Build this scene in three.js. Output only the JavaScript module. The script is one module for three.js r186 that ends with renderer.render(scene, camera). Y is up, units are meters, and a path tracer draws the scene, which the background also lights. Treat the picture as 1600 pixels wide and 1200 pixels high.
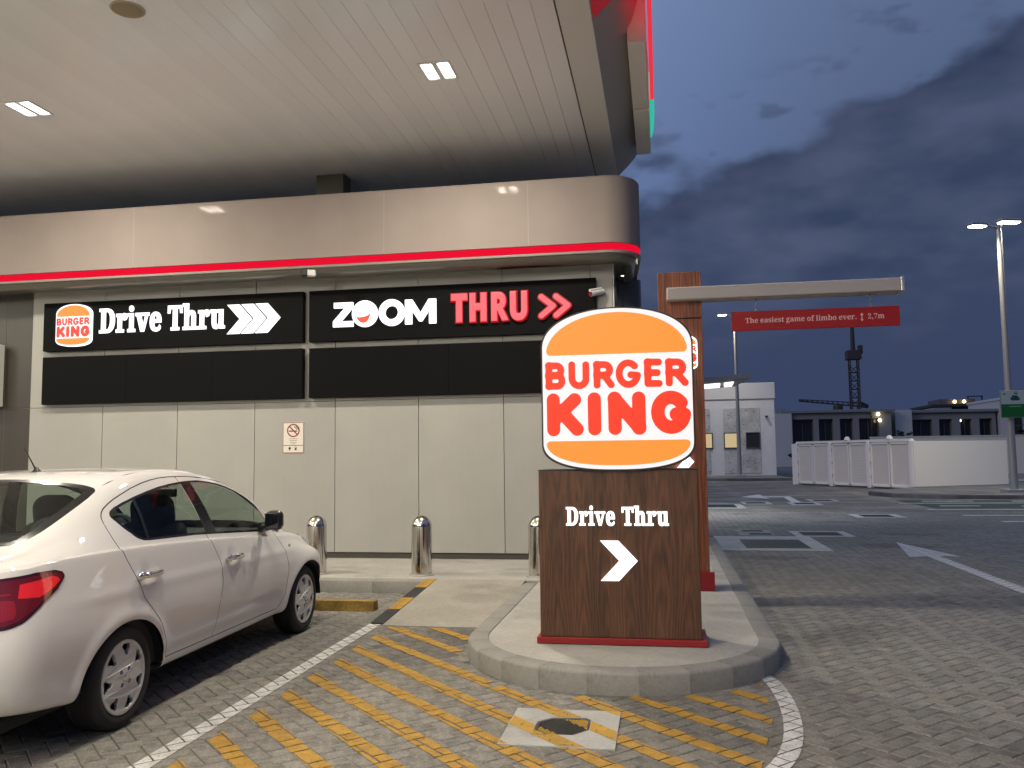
import * as THREE from 'three';
import { mergeGeometries, toCreasedNormals, mergeVertices } from 'three/addons/utils/BufferGeometryUtils.js';
import { RoundedBoxGeometry } from 'three/addons/geometries/RoundedBoxGeometry.js';
import { TextGeometry } from 'three/addons/geometries/TextGeometry.js';
import { FontLoader } from 'three/addons/loaders/FontLoader.js';
import { RectAreaLightUniformsLib } from 'three/addons/lights/RectAreaLightUniformsLib.js';

// ---------------------------------------------------------------- camera, sky, sun, exposure
const scene = new THREE.Scene();
const D2R = Math.PI / 180;
const camera = new THREE.PerspectiveCamera(48.54, 4 / 3, 0.1, 1500);
camera.position.set(0, 1.502, 0);
camera.rotation.set(4.755 * D2R, 9.93 * D2R, -0.694 * D2R, 'YXZ');
const renderer = new THREE.WebGLRenderer({ antialias: true });
renderer.toneMapping = THREE.LinearToneMapping;
renderer.toneMappingExposure = 1.0;
renderer.shadowMap.enabled = true;
renderer.setSize(1024, 768);
RectAreaLightUniformsLib.init();

function hash(x, y, s) { let h = Math.imul(x | 0, 374761393) ^ Math.imul(y | 0, 668265263) ^ Math.imul(s | 0, 974634777); h = Math.imul(h ^ (h >>> 13), 1274126177); return ((h ^ (h >>> 16)) >>> 0) / 4294967296; }
function vnoise(x, y, s, px = 0, py = 0) {
  const xi = Math.floor(x), yi = Math.floor(y), fx = x - xi, fy = y - yi;
  const u = fx * fx * (3 - 2 * fx), v = fy * fy * (3 - 2 * fy);
  const w = (a, p) => p ? ((a % p) + p) % p : a;
  const a = hash(w(xi, px), w(yi, py), s), b = hash(w(xi + 1, px), w(yi, py), s), c = hash(w(xi, px), w(yi + 1, py), s), d = hash(w(xi + 1, px), w(yi + 1, py), s);
  return a + (b - a) * u + (c - a) * v + (a - b - c + d) * u * v;
}
function fbm(x, y, s, oct = 5, px = 0, py = 0) { let a = 0, g = 0.5, n = 0; for (let i = 0; i < oct; i++) { a += g * vnoise(x, y, s + i, px, py); n += g; x *= 2; y *= 2; px *= 2; py *= 2; g *= 0.5; } return a / n; }
const clamp = (x, a = 0, b = 1) => Math.min(b, Math.max(a, x));
const sstep = (a, b, x) => { const t = clamp((x - a) / (b - a)); return t * t * (3 - 2 * t); };
const mix = (a, b, t) => a + (b - a) * t;
let seed = 7; const rnd = () => { seed = (seed * 1664525 + 1013904223) >>> 0; return seed / 4294967296; };

{ // dusk sky: blue above, a bank of cloud low down, one computed equirectangular picture
  const W = 3072, H = 1536, data = new Float32Array(W * H * 4);
  for (let j = 0; j < H; j++) {
    const el = ((j + 0.5) / H - 0.5) * Math.PI, e = el / D2R;
    for (let i = 0; i < W; i++) {
      const az = ((i + 0.5) / W - 0.5) * 2 * Math.PI, o = (j * W + i) * 4;
      const ca = Math.cos(az), sa = Math.sin(az);
      if (e < -1) { data[o] = 0.03; data[o + 1] = 0.036; data[o + 2] = 0.055; data[o + 3] = 1; continue; }
      const k = clamp(e / 34), z = clamp((e - 30) / 60);
      let r = mix(0.026, 0.118, Math.pow(k, 0.9)), g = mix(0.042, 0.168, Math.pow(k, 0.9)), b = mix(0.110, 0.292, Math.pow(k, 0.85));
      r = mix(r, 0.165, z); g = mix(g, 0.225, z); b = mix(b, 0.37, z);
      // noise over the direction, periodic round the horizon
      const q = i / W, uu = q * 96, n1 = fbm(uu * 0.5, e * 0.30 + 3.1, 11, 6, 48), n2 = fbm(uu + 5, e * 0.62 + 2, 31, 6, 96), n3 = fbm(q * 24, e * 0.12 + 9, 57, 3, 24);
      const turn = az / D2R + 90, lift = sstep(-6, 26, turn) * sstep(150, 60, turn) * 5.2;
      const edge = 17.9 + lift + (n1 - 0.5) * 9 + (n3 - 0.5) * 2;
      let bank = sstep(edge + 0.9, edge - 1.1, e);
      const wn = fbm(uu + 2, e * 0.75 + 7, 71, 6, 96), wisps = sstep(0.60, 0.70, wn) * sstep(edge + 6.5, edge + 1.5, e) * 0.42;
      const d = clamp(0.5 + (n2 - 0.5) * 1.7 + (n1 - 0.5) * 0.8), rim = sstep(edge - 4.5, edge - 0.4, e);
      const lo = sstep(2, 13, e);
      let cr = mix(0.032, mix(0.037, 0.073, d), lo), cg = mix(0.047, mix(0.056, 0.094, d), lo), cb = mix(0.106, mix(0.112, 0.168, d), lo);
      cr *= 1 - 0.16 * rim; cg *= 1 - 0.18 * rim; cb *= 1 - 0.16 * rim;
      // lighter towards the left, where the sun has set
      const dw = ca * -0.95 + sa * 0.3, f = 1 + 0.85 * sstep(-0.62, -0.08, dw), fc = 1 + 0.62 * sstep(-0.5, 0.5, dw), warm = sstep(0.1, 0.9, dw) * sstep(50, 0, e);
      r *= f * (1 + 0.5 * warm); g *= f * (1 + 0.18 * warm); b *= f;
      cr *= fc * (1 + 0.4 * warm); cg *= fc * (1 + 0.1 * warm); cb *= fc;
      const m = Math.max(bank, wisps);
      r = mix(r, cr, m); g = mix(g, cg, m); b = mix(b, cb, m);
      data[o] = r; data[o + 1] = g; data[o + 2] = b; data[o + 3] = 1;
    }
  }
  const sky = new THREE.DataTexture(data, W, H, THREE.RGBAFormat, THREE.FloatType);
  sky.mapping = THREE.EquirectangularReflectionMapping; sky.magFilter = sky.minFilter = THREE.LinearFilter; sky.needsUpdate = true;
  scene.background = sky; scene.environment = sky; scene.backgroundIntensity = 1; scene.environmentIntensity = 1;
}
const sun = new THREE.DirectionalLight(0xffe8d2, 0.38); // the last soft glow of the sun that has set behind the camera
sun.position.set(-60, 30, 45); sun.castShadow = true; sun.shadow.radius = 40; sun.shadow.mapSize.set(2048, 2048);
Object.assign(sun.shadow.camera, { left: -60, right: 60, top: 60, bottom: -60, near: 1, far: 260 });
scene.add(sun, sun.target);

// ---------------------------------------------------------------- helpers
const used = new Map();
function numbered(name) { const n = used.get(name) ?? 0; used.set(name, n + 1); return n ? name + '_' + String(n).padStart(3, '0') : name; }
function tag(o, label, category, group) { o.userData.label = label; o.userData.category = category; if (group) o.userData.group = group; return o; }
function thing(name, label, category, [x, y, z] = [0, 0, 0], turn = 0, group) {
  const o = new THREE.Group(); o.name = numbered(name); o.position.set(x, y, z); o.rotation.y = turn; scene.add(o); return tag(o, label, category, group);
}
const shadow = (m) => { m.castShadow = m.receiveShadow = true; return m; };
function flat(list) {
  const l = [].concat(list).map((g) => { const n = g.index ? g.toNonIndexed() : g.clone(); for (const k of Object.keys(n.attributes)) if (!['position', 'normal', 'uv'].includes(k)) n.deleteAttribute(k); if (!n.attributes.uv) n.setAttribute('uv', new THREE.BufferAttribute(new Float32Array(n.attributes.position.count * 2), 2)); if (!n.attributes.normal) n.computeVertexNormals(); return n; });
  return l.length === 1 ? l[0] : mergeGeometries(l);
}
function part(name, geo, mat, parent, label) { const m = shadow(new THREE.Mesh(Array.isArray(geo) ? flat(geo) : geo, mat)); m.name = parent ? name : numbered(name); (parent ?? scene).add(m); if (label) m.userData.label = label; return m; }
function struct(name, geo, mat) { const m = part(name, geo, mat); m.userData.kind = 'structure'; return m; }
const box = (x0, x1, y0, y1, z0, z1) => new THREE.BoxGeometry(Math.abs(x1 - x0), Math.abs(y1 - y0), Math.abs(z1 - z0)).translate((x0 + x1) / 2, (y0 + y1) / 2, (z0 + z1) / 2);
const rbox = (x0, x1, y0, y1, z0, z1, r = 0.01, s = 2) => new RoundedBoxGeometry(Math.abs(x1 - x0), Math.abs(y1 - y0), Math.abs(z1 - z0), s, r).translate((x0 + x1) / 2, (y0 + y1) / 2, (z0 + z1) / 2);
function tubeGeo(pts, r, seg = 24, rad = 8, closed = false) { return new THREE.TubeGeometry(new THREE.CatmullRomCurve3(pts.map((p) => new THREE.Vector3(...p)), closed), seg, r, rad, closed); }
function bar(a, b, r, rad = 8, r2 = r) { const A = new THREE.Vector3(...a), B = new THREE.Vector3(...b), d = B.clone().sub(A), g = new THREE.CylinderGeometry(r2, r, d.length(), rad); g.translate(0, d.length() / 2, 0).applyQuaternion(new THREE.Quaternion().setFromUnitVectors(new THREE.Vector3(0, 1, 0), d.normalize())).translate(...a); return g; }
const lathe = (pts, seg = 40) => new THREE.LatheGeometry(pts.map((p) => new THREE.Vector2(...p)), seg);
function shapeOf(pts) { const s = new THREE.Shape(); pts.forEach((p, i) => i ? s.lineTo(p[0], p[1]) : s.moveTo(p[0], p[1])); return s; }
const extr = (shape, depth, bevel = 0, seg = 2) => new THREE.ExtrudeGeometry(shape, { depth, bevelEnabled: bevel > 0, bevelThickness: bevel, bevelSize: bevel, bevelOffset: -bevel, bevelSegments: seg, curveSegments: 24 });
const lin = (r, g, b) => new THREE.Color().setRGB(r, g, b);
const std = (c, roughness = 0.7, o = {}) => new THREE.MeshStandardMaterial({ color: Array.isArray(c) ? lin(...c) : c, roughness, ...o });
const phys = (c, roughness, o = {}) => new THREE.MeshPhysicalMaterial({ color: Array.isArray(c) ? lin(...c) : c, roughness, ...o });
const glow = (c, k = 1, base = 0.05) => new THREE.MeshStandardMaterial({ color: lin(...c.map((x) => x * base)), emissive: lin(...c), emissiveIntensity: k, roughness: 0.4 });
// a texture from a function (u, v in 0..1) -> [r, g, b] linear-ish 0..1
function tex(w, h, fn, srgb = true) {
  const d = new Uint8Array(w * h * 4);
  for (let j = 0; j < h; j++) for (let i = 0; i < w; i++) { const c = fn(i / w, j / h), o = (j * w + i) * 4; for (let k = 0; k < 3; k++) d[o + k] = clamp(Array.isArray(c) ? c[k] : c) * 255; d[o + 3] = 255; }
  const t = new THREE.DataTexture(d, w, h); t.wrapS = t.wrapT = THREE.RepeatWrapping; t.magFilter = THREE.LinearFilter; t.minFilter = THREE.LinearMipmapLinearFilter; t.generateMipmaps = true; if (srgb) t.colorSpace = THREE.SRGBColorSpace; t.needsUpdate = true; return t;
}
function rep(t, x, y) { const c = t.clone(); c.repeat.set(x, y); c.needsUpdate = true; return c; }
// uv from world-sized coordinates: planar by the dominant normal axis
function uvBox(g, scale = 1) {
  const n = g.index ? g.toNonIndexed() : g, p = n.attributes.position, m = n.attributes.normal, uv = new Float32Array(p.count * 2);
  for (let i = 0; i < p.count; i++) {
    const ax = Math.abs(m.getX(i)), ay = Math.abs(m.getY(i)), az = Math.abs(m.getZ(i)); let a, b;
    if (ay >= ax && ay >= az) { a = p.getX(i); b = p.getZ(i); } else if (ax >= az) { a = p.getZ(i); b = p.getY(i); } else { a = p.getX(i); b = p.getY(i); }
    uv[2 * i] = a * scale; uv[2 * i + 1] = b * scale;
  }
  n.setAttribute('uv', new THREE.BufferAttribute(uv, 2)); return n;
}
// sweep of a profile [(outward, height)] along a plan path [(x, z, nx, nz)]
function sweep(path, prof, closeEnds = false) {
  const pos = [], idx = [], uv = [], m = prof.length; let run = 0;
  path.forEach(([x, z, nx, nz], i) => { if (i) run += Math.hypot(x - path[i - 1][0], z - path[i - 1][1]); prof.forEach(([o, h]) => { pos.push(x + nx * o, h, z + nz * o); uv.push(run, h + o); }); });
  for (let i = 0; i + 1 < path.length; i++) for (let j = 0; j + 1 < m; j++) { const a = i * m + j, b = a + 1, c = a + m, d = c + 1; idx.push(a, c, b, b, c, d); }
  if (closeEnds) for (const [base, flip] of [[0, 1], [(path.length - 1) * m, 0]]) { const tri = THREE.ShapeUtils.triangulateShape(prof.map((p) => new THREE.Vector2(...p)), []); tri.forEach(([a, b, c]) => flip ? idx.push(base + a, base + b, base + c) : idx.push(base + a, base + c, base + b)); }
  const g = new THREE.BufferGeometry(); g.setAttribute('position', new THREE.Float32BufferAttribute(pos, 3)); g.setAttribute('uv', new THREE.Float32BufferAttribute(uv, 2)); g.setIndex(idx); g.computeVertexNormals();
  return toCreasedNormals(g, 0.6);
}
// outline of {f < 0} on a grid, as shapes with holes (marching squares)
function contourShapes(f, x0, y0, x1, y1, n) {
  const st = (x1 - x0) / n, m = Math.ceil((y1 - y0) / st), v = [];
  for (let j = 0; j <= m; j++) for (let i = 0; i <= n; i++) v.push(f(x0 + i * st, y0 + j * st));
  const V = (i, j) => v[j * (n + 1) + i], next = new Map(), pt = new Map();
  const E = (i, j, d) => { const k = (j * (n + 1) + i) * 2 + d; if (!pt.has(k)) { const a = V(i, j), b = d ? V(i, j + 1) : V(i + 1, j), t = a / (a - b); pt.set(k, d ? [x0 + i * st, y0 + (j + t) * st] : [x0 + (i + t) * st, y0 + j * st]); } return k; };
  for (let j = 0; j < m; j++) for (let i = 0; i < n; i++) {
    const c = (V(i, j) < 0 ? 1 : 0) | (V(i + 1, j) < 0 ? 2 : 0) | (V(i + 1, j + 1) < 0 ? 4 : 0) | (V(i, j + 1) < 0 ? 8 : 0); if (c === 0 || c === 15) continue;
    const b = () => E(i, j, 0), r = () => E(i + 1, j, 1), t = () => E(i, j + 1, 0), l = () => E(i, j, 1);
    const seg = { 1: [[b, l]], 2: [[r, b]], 3: [[r, l]], 4: [[t, r]], 5: [[b, l], [t, r]], 6: [[t, b]], 7: [[t, l]], 8: [[l, t]], 9: [[b, t]], 10: [[l, t], [r, b]], 11: [[r, t]], 12: [[l, r]], 13: [[b, r]], 14: [[l, b]] }[c];
    for (const [p, q] of seg) next.set(p(), q());
  }
  const loops = [];
  while (next.size) { let k = next.keys().next().value; const loop = []; while (next.has(k)) { loop.push(pt.get(k)); const q = next.get(k); next.delete(k); k = q; } if (loop.length > 5) loops.push(loop); }
  const area = (l) => l.reduce((a, p, i) => { const q = l[(i + 1) % l.length]; return a + p[0] * q[1] - q[0] * p[1]; }, 0) / 2;
  const inside = (p, l) => { let c = false; for (let i = 0, j = l.length - 1; i < l.length; j = i++) if ((l[i][1] > p[1]) !== (l[j][1] > p[1]) && p[0] < (l[j][0] - l[i][0]) * (p[1] - l[i][1]) / (l[j][1] - l[i][1]) + l[i][0]) c = !c; return c; };
  const big = loops.map((l) => [l, Math.abs(area(l))]).sort((a, b) => b[1] - a[1]), out = [];
  for (const [l] of big) { const host = out.find((s) => inside(l[0], s.pts)); if (host && f(...l[0].map((c, i) => c)) !== undefined && out.filter((s) => inside(l[0], s.pts)).length % 2 === 1) host.holes.push(new THREE.Path(l.map((p) => new THREE.Vector2(...p)))); else { const s = shapeOf(l); s.pts = l; out.push(s); } }
  return out;
}
// distance to strokes: each a polyline with one radius
const segD = (px, py, a, b) => { const dx = b[0] - a[0], dy = b[1] - a[1], t = clamp(((px - a[0]) * dx + (py - a[1]) * dy) / (dx * dx + dy * dy || 1)); return Math.hypot(px - a[0] - t * dx, py - a[1] - t * dy); };
const smin = (a, b, k) => { const h = Math.max(k - Math.abs(a - b), 0) / k; return Math.min(a, b) - h * h * k / 4; };
function strokesF(strokes, r, k = 0.001) { return (x, y) => { let d = 1e9; for (const s of strokes) { let e = 1e9; for (let i = 0; i + 1 < s.length; i++) e = Math.min(e, segD(x, y, s[i], s[i + 1])); d = smin(d, e - r, k); } return d; }; }
const arc = (cx, cy, rx, ry, a0, a1, n = 16) => Array.from({ length: n + 1 }, (_, i) => { const a = (a0 + (a1 - a0) * i / n) * D2R; return [cx + rx * Math.cos(a), cy + ry * Math.sin(a)]; });
// signed distance to a polygon (negative inside)
function polyF(P) { return (x, y) => { let d = 1e9, c = false; for (let i = 0, j = P.length - 1; i < P.length; j = i++) { d = Math.min(d, segD(x, y, P[j], P[i])); if ((P[i][1] > y) !== (P[j][1] > y) && x < (P[j][0] - P[i][0]) * (y - P[i][1]) / (P[j][1] - P[i][1]) + P[i][0]) c = !c; } return c ? -d : d; }; }
const serif = await new FontLoader().loadAsync('fonts/droid/droid_serif_bold.typeface.json');
const sansB = await new FontLoader().loadAsync('fonts/droid/droid_sans_bold.typeface.json');
// letters of a word, one geometry each, fitted to a width; base line at y = 0
function word(text, font, capH, width, depth, fat, gapScale = 1) {
  const size = capH / 0.72, k = size / font.data.resolution, out = []; let x = 0;
  for (const ch of text) {
    if (ch === ' ') { x += size * 0.20; continue; }
    const g = new TextGeometry(ch, { font, size, depth, curveSegments: 6, bevelEnabled: true, bevelThickness: fat * 0.5, bevelSize: fat, bevelSegments: 3 });
    g.translate(x, 0, 0); out.push(g); x += font.data.glyphs[ch].ha * k + fat * 1.2 * gapScale;
  }
  const bb = new THREE.Box3(); out.forEach((g) => { g.computeBoundingBox(); bb.union(g.boundingBox); });
  const sx = width / (bb.max.x - bb.min.x); out.forEach((g) => { g.translate(-bb.min.x, 0, 0).scale(sx, 1, 1); }); return out;
}

// ---------------------------------------------------------------- materials
const grain = tex(512, 512, (u, v) => { const n = fbm(u * 8, v * 8, 3, 5, 8, 8), f = hash(u * 512, v * 512, 5), q = fbm(u * 64, v * 64, 9, 2, 64, 64); return 0.66 + (n - 0.5) * 0.34 + (f - 0.5) * 0.16 + (q - 0.5) * 0.22; });
const paintTex = tex(512, 512, (u, v) => { const n = fbm(u * 8, v * 8, 203, 5, 8, 8), f = hash(u * 512, v * 512, 5), q = fbm(u * 48, v * 48, 209, 3, 48, 48); return 0.90 + (n - 0.5) * 0.22 + (f - 0.5) * 0.06 - sstep(0.62, 0.78, q) * 0.25; });
const grainBump = tex(512, 512, (u, v) => clamp(0.5 + (hash(u * 512, v * 512, 15) - 0.5) * 0.5 + (fbm(u * 80, v * 80, 19, 2, 80, 80) - 0.5) * 0.8), false);
const stain = tex(1024, 1024, (u, v) => { const a = fbm(u * 5, v * 5, 43, 6, 5, 5), b = fbm(u * 17, v * 17, 53, 4, 17, 17), c = hash(u * 1024, v * 1024, 8); const k = 0.70 + (a - 0.5) * 0.42 + (b - 0.5) * 0.16 + (c - 0.5) * 0.09; return [k, k * 0.985, k * 0.955]; });
const concrete = tex(1024, 1024, (u, v) => { const a = fbm(u * 6, v * 6, 243, 6, 6, 6), c = hash(u * 1024, v * 1024, 28), q = fbm(u * 90, v * 90, 249, 2, 90, 90), s = sstep(0.60, 0.74, fbm(u * 4, v * 4, 261, 6, 4, 4)); const k = 0.87 + (a - 0.5) * 0.15 + (c - 0.5) * 0.07 + (q - 0.5) * 0.08 - s * 0.07; return [k, k * 0.99, k * 0.965]; });
const faint = tex(512, 512, (u, v) => { const a = fbm(u * 3, v * 3, 83, 4, 3, 3), c = fbm(u * 40, v * 2, 93, 3, 40, 2); return 0.95 + (a - 0.5) * 0.05 + (c - 0.5) * 0.015; });
const roughVar = tex(256, 256, (u, v) => 0.55 + (fbm(u * 6, v * 6, 63, 5, 6, 6) - 0.5) * 0.7, false);
const woodTex = tex(1024, 1024, (u, v) => {
  const warp = fbm(u * 3, v * 1.0, 101, 4, 3, 1), x = u * 7 + (warp - 0.5) * 1.1;
  const cath = Math.abs(((x % 1) + 1) % 1 - 0.5) * 2, rings = 0.5 + 0.5 * Math.sin((Math.pow(cath, 1.5) * 9 + v * 7 * (1 - cath) * 1.4 + fbm(u * 20, v * 3, 111, 3, 20, 3) * 2) * 3.1);
  const fine = fbm(u * 220, v * 7, 121, 3, 220, 7), pore = sstep(0.62, 0.8, fbm(u * 300, v * 12, 131, 2, 300, 12)), tone = fbm(u * 9, v * 1, 141, 3, 9, 1);
  const k = 0.60 + (rings - 0.5) * 0.13 + (fine - 0.5) * 0.22 + (tone - 0.5) * 0.25 - pore * 0.12;
  return [k, k * 0.96, k * 0.92];
});
const M = {
  joint: std([0.13, 0.115, 0.095], 0.95, { map: rep(grain, 900, 900) }),
  road: std([0.36, 0.345, 0.32], 0.9, { map: rep(stain, 1, 1), bumpMap: rep(grainBump, 3, 3), bumpScale: 0.002 }),
  bounce_forecourt: std([1.0, 0.97, 0.92], 0.85, { map: stain }),
  kerb: std([0.33, 0.325, 0.31], 0.85, { map: rep(concrete, 0.7, 0.7), bumpMap: rep(grainBump, 2, 2), bumpScale: 0.0012 }),
  slab: std([0.49, 0.48, 0.455], 0.85, { map: rep(concrete, 0.45, 0.45), bumpMap: rep(grainBump, 2, 2), bumpScale: 0.001 }),
  ramp: std([0.40, 0.38, 0.34], 0.9, { map: rep(concrete, 0.4, 0.4) }),
  yellow: std([0.47, 0.262, 0.032], 0.75, { map: rep(paintTex, 1.3, 1.3) }),
  white: std([0.70, 0.69, 0.66], 0.75, { map: rep(paintTex, 1.1, 1.1) }),
  black: std([0.03, 0.03, 0.032], 0.7),
  panel: phys([0.43, 0.43, 0.41], 0.36, { map: faint, clearcoat: 0.25, clearcoatRoughness: 0.25 }),
  pelmet: phys([0.305, 0.256, 0.236], 0.6, { map: faint, clearcoat: 0.022, clearcoatRoughness: 0.015, specularIntensity: 0.2 }),
  plank: phys([0.80, 0.80, 0.80], 0.32, { clearcoat: 0.25, clearcoatRoughness: 0.15 }),
  darkClad: phys([0.055, 0.048, 0.042], 0.35, { map: faint, clearcoat: 0.2, clearcoatRoughness: 0.2 }),
  olive: phys([0.16, 0.15, 0.125], 0.28, { clearcoat: 0.3, clearcoatRoughness: 0.12 }),
  board: phys([0.004, 0.004, 0.0045], 0.6, { specularIntensity: 0.16 }),
  seam: std([0.012, 0.012, 0.012], 0.9), seamGrey: std([0.16, 0.155, 0.145], 0.9),
  greyMetal: phys([0.30, 0.295, 0.28], 0.35, { metalness: 0.2 }),
  fascia: phys([0.40, 0.385, 0.37], 0.55, { specularIntensity: 0.5, clearcoat: 0.15, clearcoatRoughness: 0.15 }),
  wood: phys([0.29, 0.130, 0.066], 0.42, { map: woodTex, clearcoat: 0.12, clearcoatRoughness: 0.3 }),
  wood2: phys([0.80, 0.27, 0.13], 0.5, { map: rep(woodTex, 1, 0.6) }),
  redBase: phys([0.25, 0.010, 0.012], 0.4),
  redSign: phys([0.40, 0.012, 0.016], 0.45),
  steel: phys([0.62, 0.60, 0.57], 0.07, { metalness: 1 }),
  chrome: phys([0.8, 0.8, 0.8], 0.06, { metalness: 1 }),
  whitePlastic: std([0.72, 0.71, 0.68], 0.4),
  blackPlastic: std([0.015, 0.015, 0.016], 0.35),
  redLit: new THREE.MeshPhysicalMaterial({ color: lin(0.05, 0, 0), emissive: lin(0.78, 0.004, 0.03), roughness: 1, specularIntensity: 0.1 }),
  ledWhite: glow([1.0, 0.99, 0.93], 7),
  letterWhite: glow([1.0, 0.99, 0.99], 1.7),
  letterSide: glow([1.0, 0.99, 0.97], 0.9),
  letterRed: glow([1.0, 0.05, 0.085], 0.95),
};

// ---------------------------------------------------------------- the ground
const LAMP = 375;
const ISL = { x0: -1.5, x1: 0.81, zc: -6.62, r: 1.155, zb: -14.25 };
const inIsland = (x, z, m = 0) => x > ISL.x0 - m && x < ISL.x1 + m && z > ISL.zb - m && (z < ISL.zc || Math.hypot(x + 0.345, z - ISL.zc) < ISL.r + m);
const inPave = (x, z) => inIsland(x, z, -0.06) || (z < -9.2 && z > -11.3 && x < 0.7) || (x > -2.44 && x < -1.4 && z < -7.46 && z > -9.3) || (z < -11 && x < 0.5);
{
  const g = new THREE.PlaneGeometry(1400, 1400, 1, 1).rotateX(-Math.PI / 2); g.attributes.uv.array.forEach((v, i, a) => { a[i] = v * 330; });
  const ground = struct('ground', g, M.road); ground.position.set(0, -0.016, -300);
  // near bedding sand between the pavers
  const pav = new THREE.Group(); pav.name = 'paved_ground'; pav.userData.kind = 'structure'; scene.add(pav);
  const bg = new THREE.PlaneGeometry(19, 21.5).rotateX(-Math.PI / 2); bg.attributes.uv.array.forEach((v, i, a) => { a[i] = v * 20; });
  const bed = part('bedding', bg, std([0.24, 0.22, 0.19], 0.95, { map: grain }), pav); bed.position.set(1, -0.0075, -11.9);
  const S = Math.SQRT1_2, L = 0.2, Wd = 0.1;
  const mk = (l, w) => { // paver with chamfered top edges, top at y = 0
    const a = l / 2 - 0.0022, b = w / 2 - 0.0022, c = 0.0045, T = 0, e = -0.0045, B = -0.014, pos = [], nor = [], uv = [];
    const quad = (p, q, r, s) => { const A = new THREE.Vector3(...p), n = new THREE.Vector3(...q).sub(A).cross(new THREE.Vector3(...r).sub(A)).normalize(); for (const v of [p, q, r, p, r, s]) { pos.push(...v); nor.push(n.x, n.y, n.z); uv.push(v[0] * 2.2 + 0.5, v[2] * 2.2 + 0.5); } };
    const t = [[-a + c, T, b - c], [a - c, T, b - c], [a - c, T, -b + c], [-a + c, T, -b + c]], m = [[-a, e, b], [a, e, b], [a, e, -b], [-a, e, -b]], o = m.map((p) => [p[0], B, p[2]]);
    quad(...t); for (let i = 0; i < 4; i++) { const j = (i + 1) % 4; quad(m[i], m[j], t[j], t[i]); quad(o[i], o[j], m[j], m[i]); }
    const g = new THREE.BufferGeometry(); g.setAttribute('position', new THREE.Float32BufferAttribute(pos, 3)); g.setAttribute('normal', new THREE.Float32BufferAttribute(nor, 3)); g.setAttribute('uv', new THREE.Float32BufferAttribute(uv, 2)); return g;
  };
  const geo = mk(L, Wd), spots = [];
  const N = 130;
  for (let n = -N; n <= N; n++) for (let j = -40; j <= 40; j++) for (const [p, q, t] of [[n + 4 * j + 1, n + 0.5, 0], [n + 4 * j + 2.5, n, 1]]) {
    const a = p * Wd, b = q * Wd, x = (a - b) * S + 1, z = (a + b) * S - 11.5;
    if (x < -8.3 || x > 10.3 || z > -1.4 || z < -22.4 || inPave(x, z)) continue;
    if (Math.abs(x + 0.58) < 0.20 && Math.abs(z + 4.79) < 0.22) continue;
    spots.push({ x, z, t, d: Math.hypot(x, z) });
  }
  const inView = (s) => { const v = new THREE.Vector3(s.x, 0, s.z); v.project(camera); return Math.abs(v.x) < 1.02 && Math.abs(v.y) < 1.05 && v.z < 1; };
  camera.aspect = 4 / 3; camera.updateProjectionMatrix(); camera.updateMatrixWorld();
  spots.sort((a, b) => a.d - b.d);
  const near = [], rest = [];
  for (const s of spots) { const underCar = s.x < -3.0 && s.x > -4.7 && s.z < -3.4 && s.z > -7.7; (near.length < 300 && inView(s) && !underCar ? near : rest).push(s); }
  const tone = (s) => { const k = (0.86 + rnd() * 0.28) * (0.80 + 0.5 * (fbm(s.x * 0.45 + 20, s.z * 0.45 + 50, 301, 4) - 0.15)) * (1 - 0.30 * sstep(0.63, 0.75, fbm(s.x * 1.1 + 7, s.z * 1.1 + 30, 311, 4))), w = (rnd() - 0.5) * 0.05; return [0.475 * k * (1 + w), 0.445 * k, 0.39 * k * (1 - w)]; };
  const mats = Array.from({ length: 14 }, (_, i) => std([0.475, 0.445, 0.39].map((c, j) => c * (0.70 + i * 0.030) * (1 + (hash(i, j, 4) - 0.5) * 0.03)), 0.88, { map: grain, bumpMap: grainBump, bumpScale: 0.0010 }));
  near.forEach((s, i) => { const m = part(i ? 'paver_' + String(i).padStart(3, '0') : 'paver', geo, mats[clamp(Math.round((tone(s)[1] / 0.445 - 0.70) / 0.030), 0, 13)], pav); m.position.set(s.x, (rnd() - 0.5) * 0.0016, s.z); m.rotation.set((rnd() - 0.5) * 0.009, -Math.PI / 4 + (s.t ? Math.PI / 2 : 0) + (rnd() < 0.5 ? Math.PI : 0), (rnd() - 0.5) * 0.009); });
  const im = new THREE.InstancedMesh(geo, std([1, 1, 1], 0.88, { map: grain, bumpMap: grainBump, bumpScale: 0.0010 }), rest.length), d = new THREE.Object3D();
  rest.forEach((s, i) => { d.position.set(s.x, (rnd() - 0.5) * 0.0016, s.z); d.rotation.set((rnd() - 0.5) * 0.009, -Math.PI / 4 + (s.t ? Math.PI / 2 : 0) + (rnd() < 0.5 ? Math.PI : 0), (rnd() - 0.5) * 0.009); d.updateMatrix(); im.setMatrixAt(i, d.matrix); im.setColorAt(i, lin(...tone(s))); });
  im.name = 'paver_field'; im.userData.kind = 'stuff'; shadow(im); pav.add(im);
  // paint lies on the pavers: every marking is cut by the joints
  const clip = (poly, cv) => { let out = poly; for (let i = 0; i < cv.length && out.length; i++) { const a = cv[i], b = cv[(i + 1) % cv.length], f = (p) => (b[0] - a[0]) * (p[1] - a[1]) - (b[1] - a[1]) * (p[0] - a[0]), nx = []; for (let k = 0; k < out.length; k++) { const p = out[k], q = out[(k + 1) % out.length], fp = f(p), fq = f(q); if (fp >= 0) nx.push(p); if ((fp >= 0) !== (fq >= 0)) { const t = fp / (fp - fq); nx.push([p[0] + (q[0] - p[0]) * t, p[1] + (q[1] - p[1]) * t]); } } out = nx; } return out; };
  const ccw = (P) => { let a = 0; P.forEach((p, i) => { const q = P[(i + 1) % P.length]; a += p[0] * q[1] - q[0] * p[1]; }); return a < 0 ? P.slice().reverse() : P; };
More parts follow.
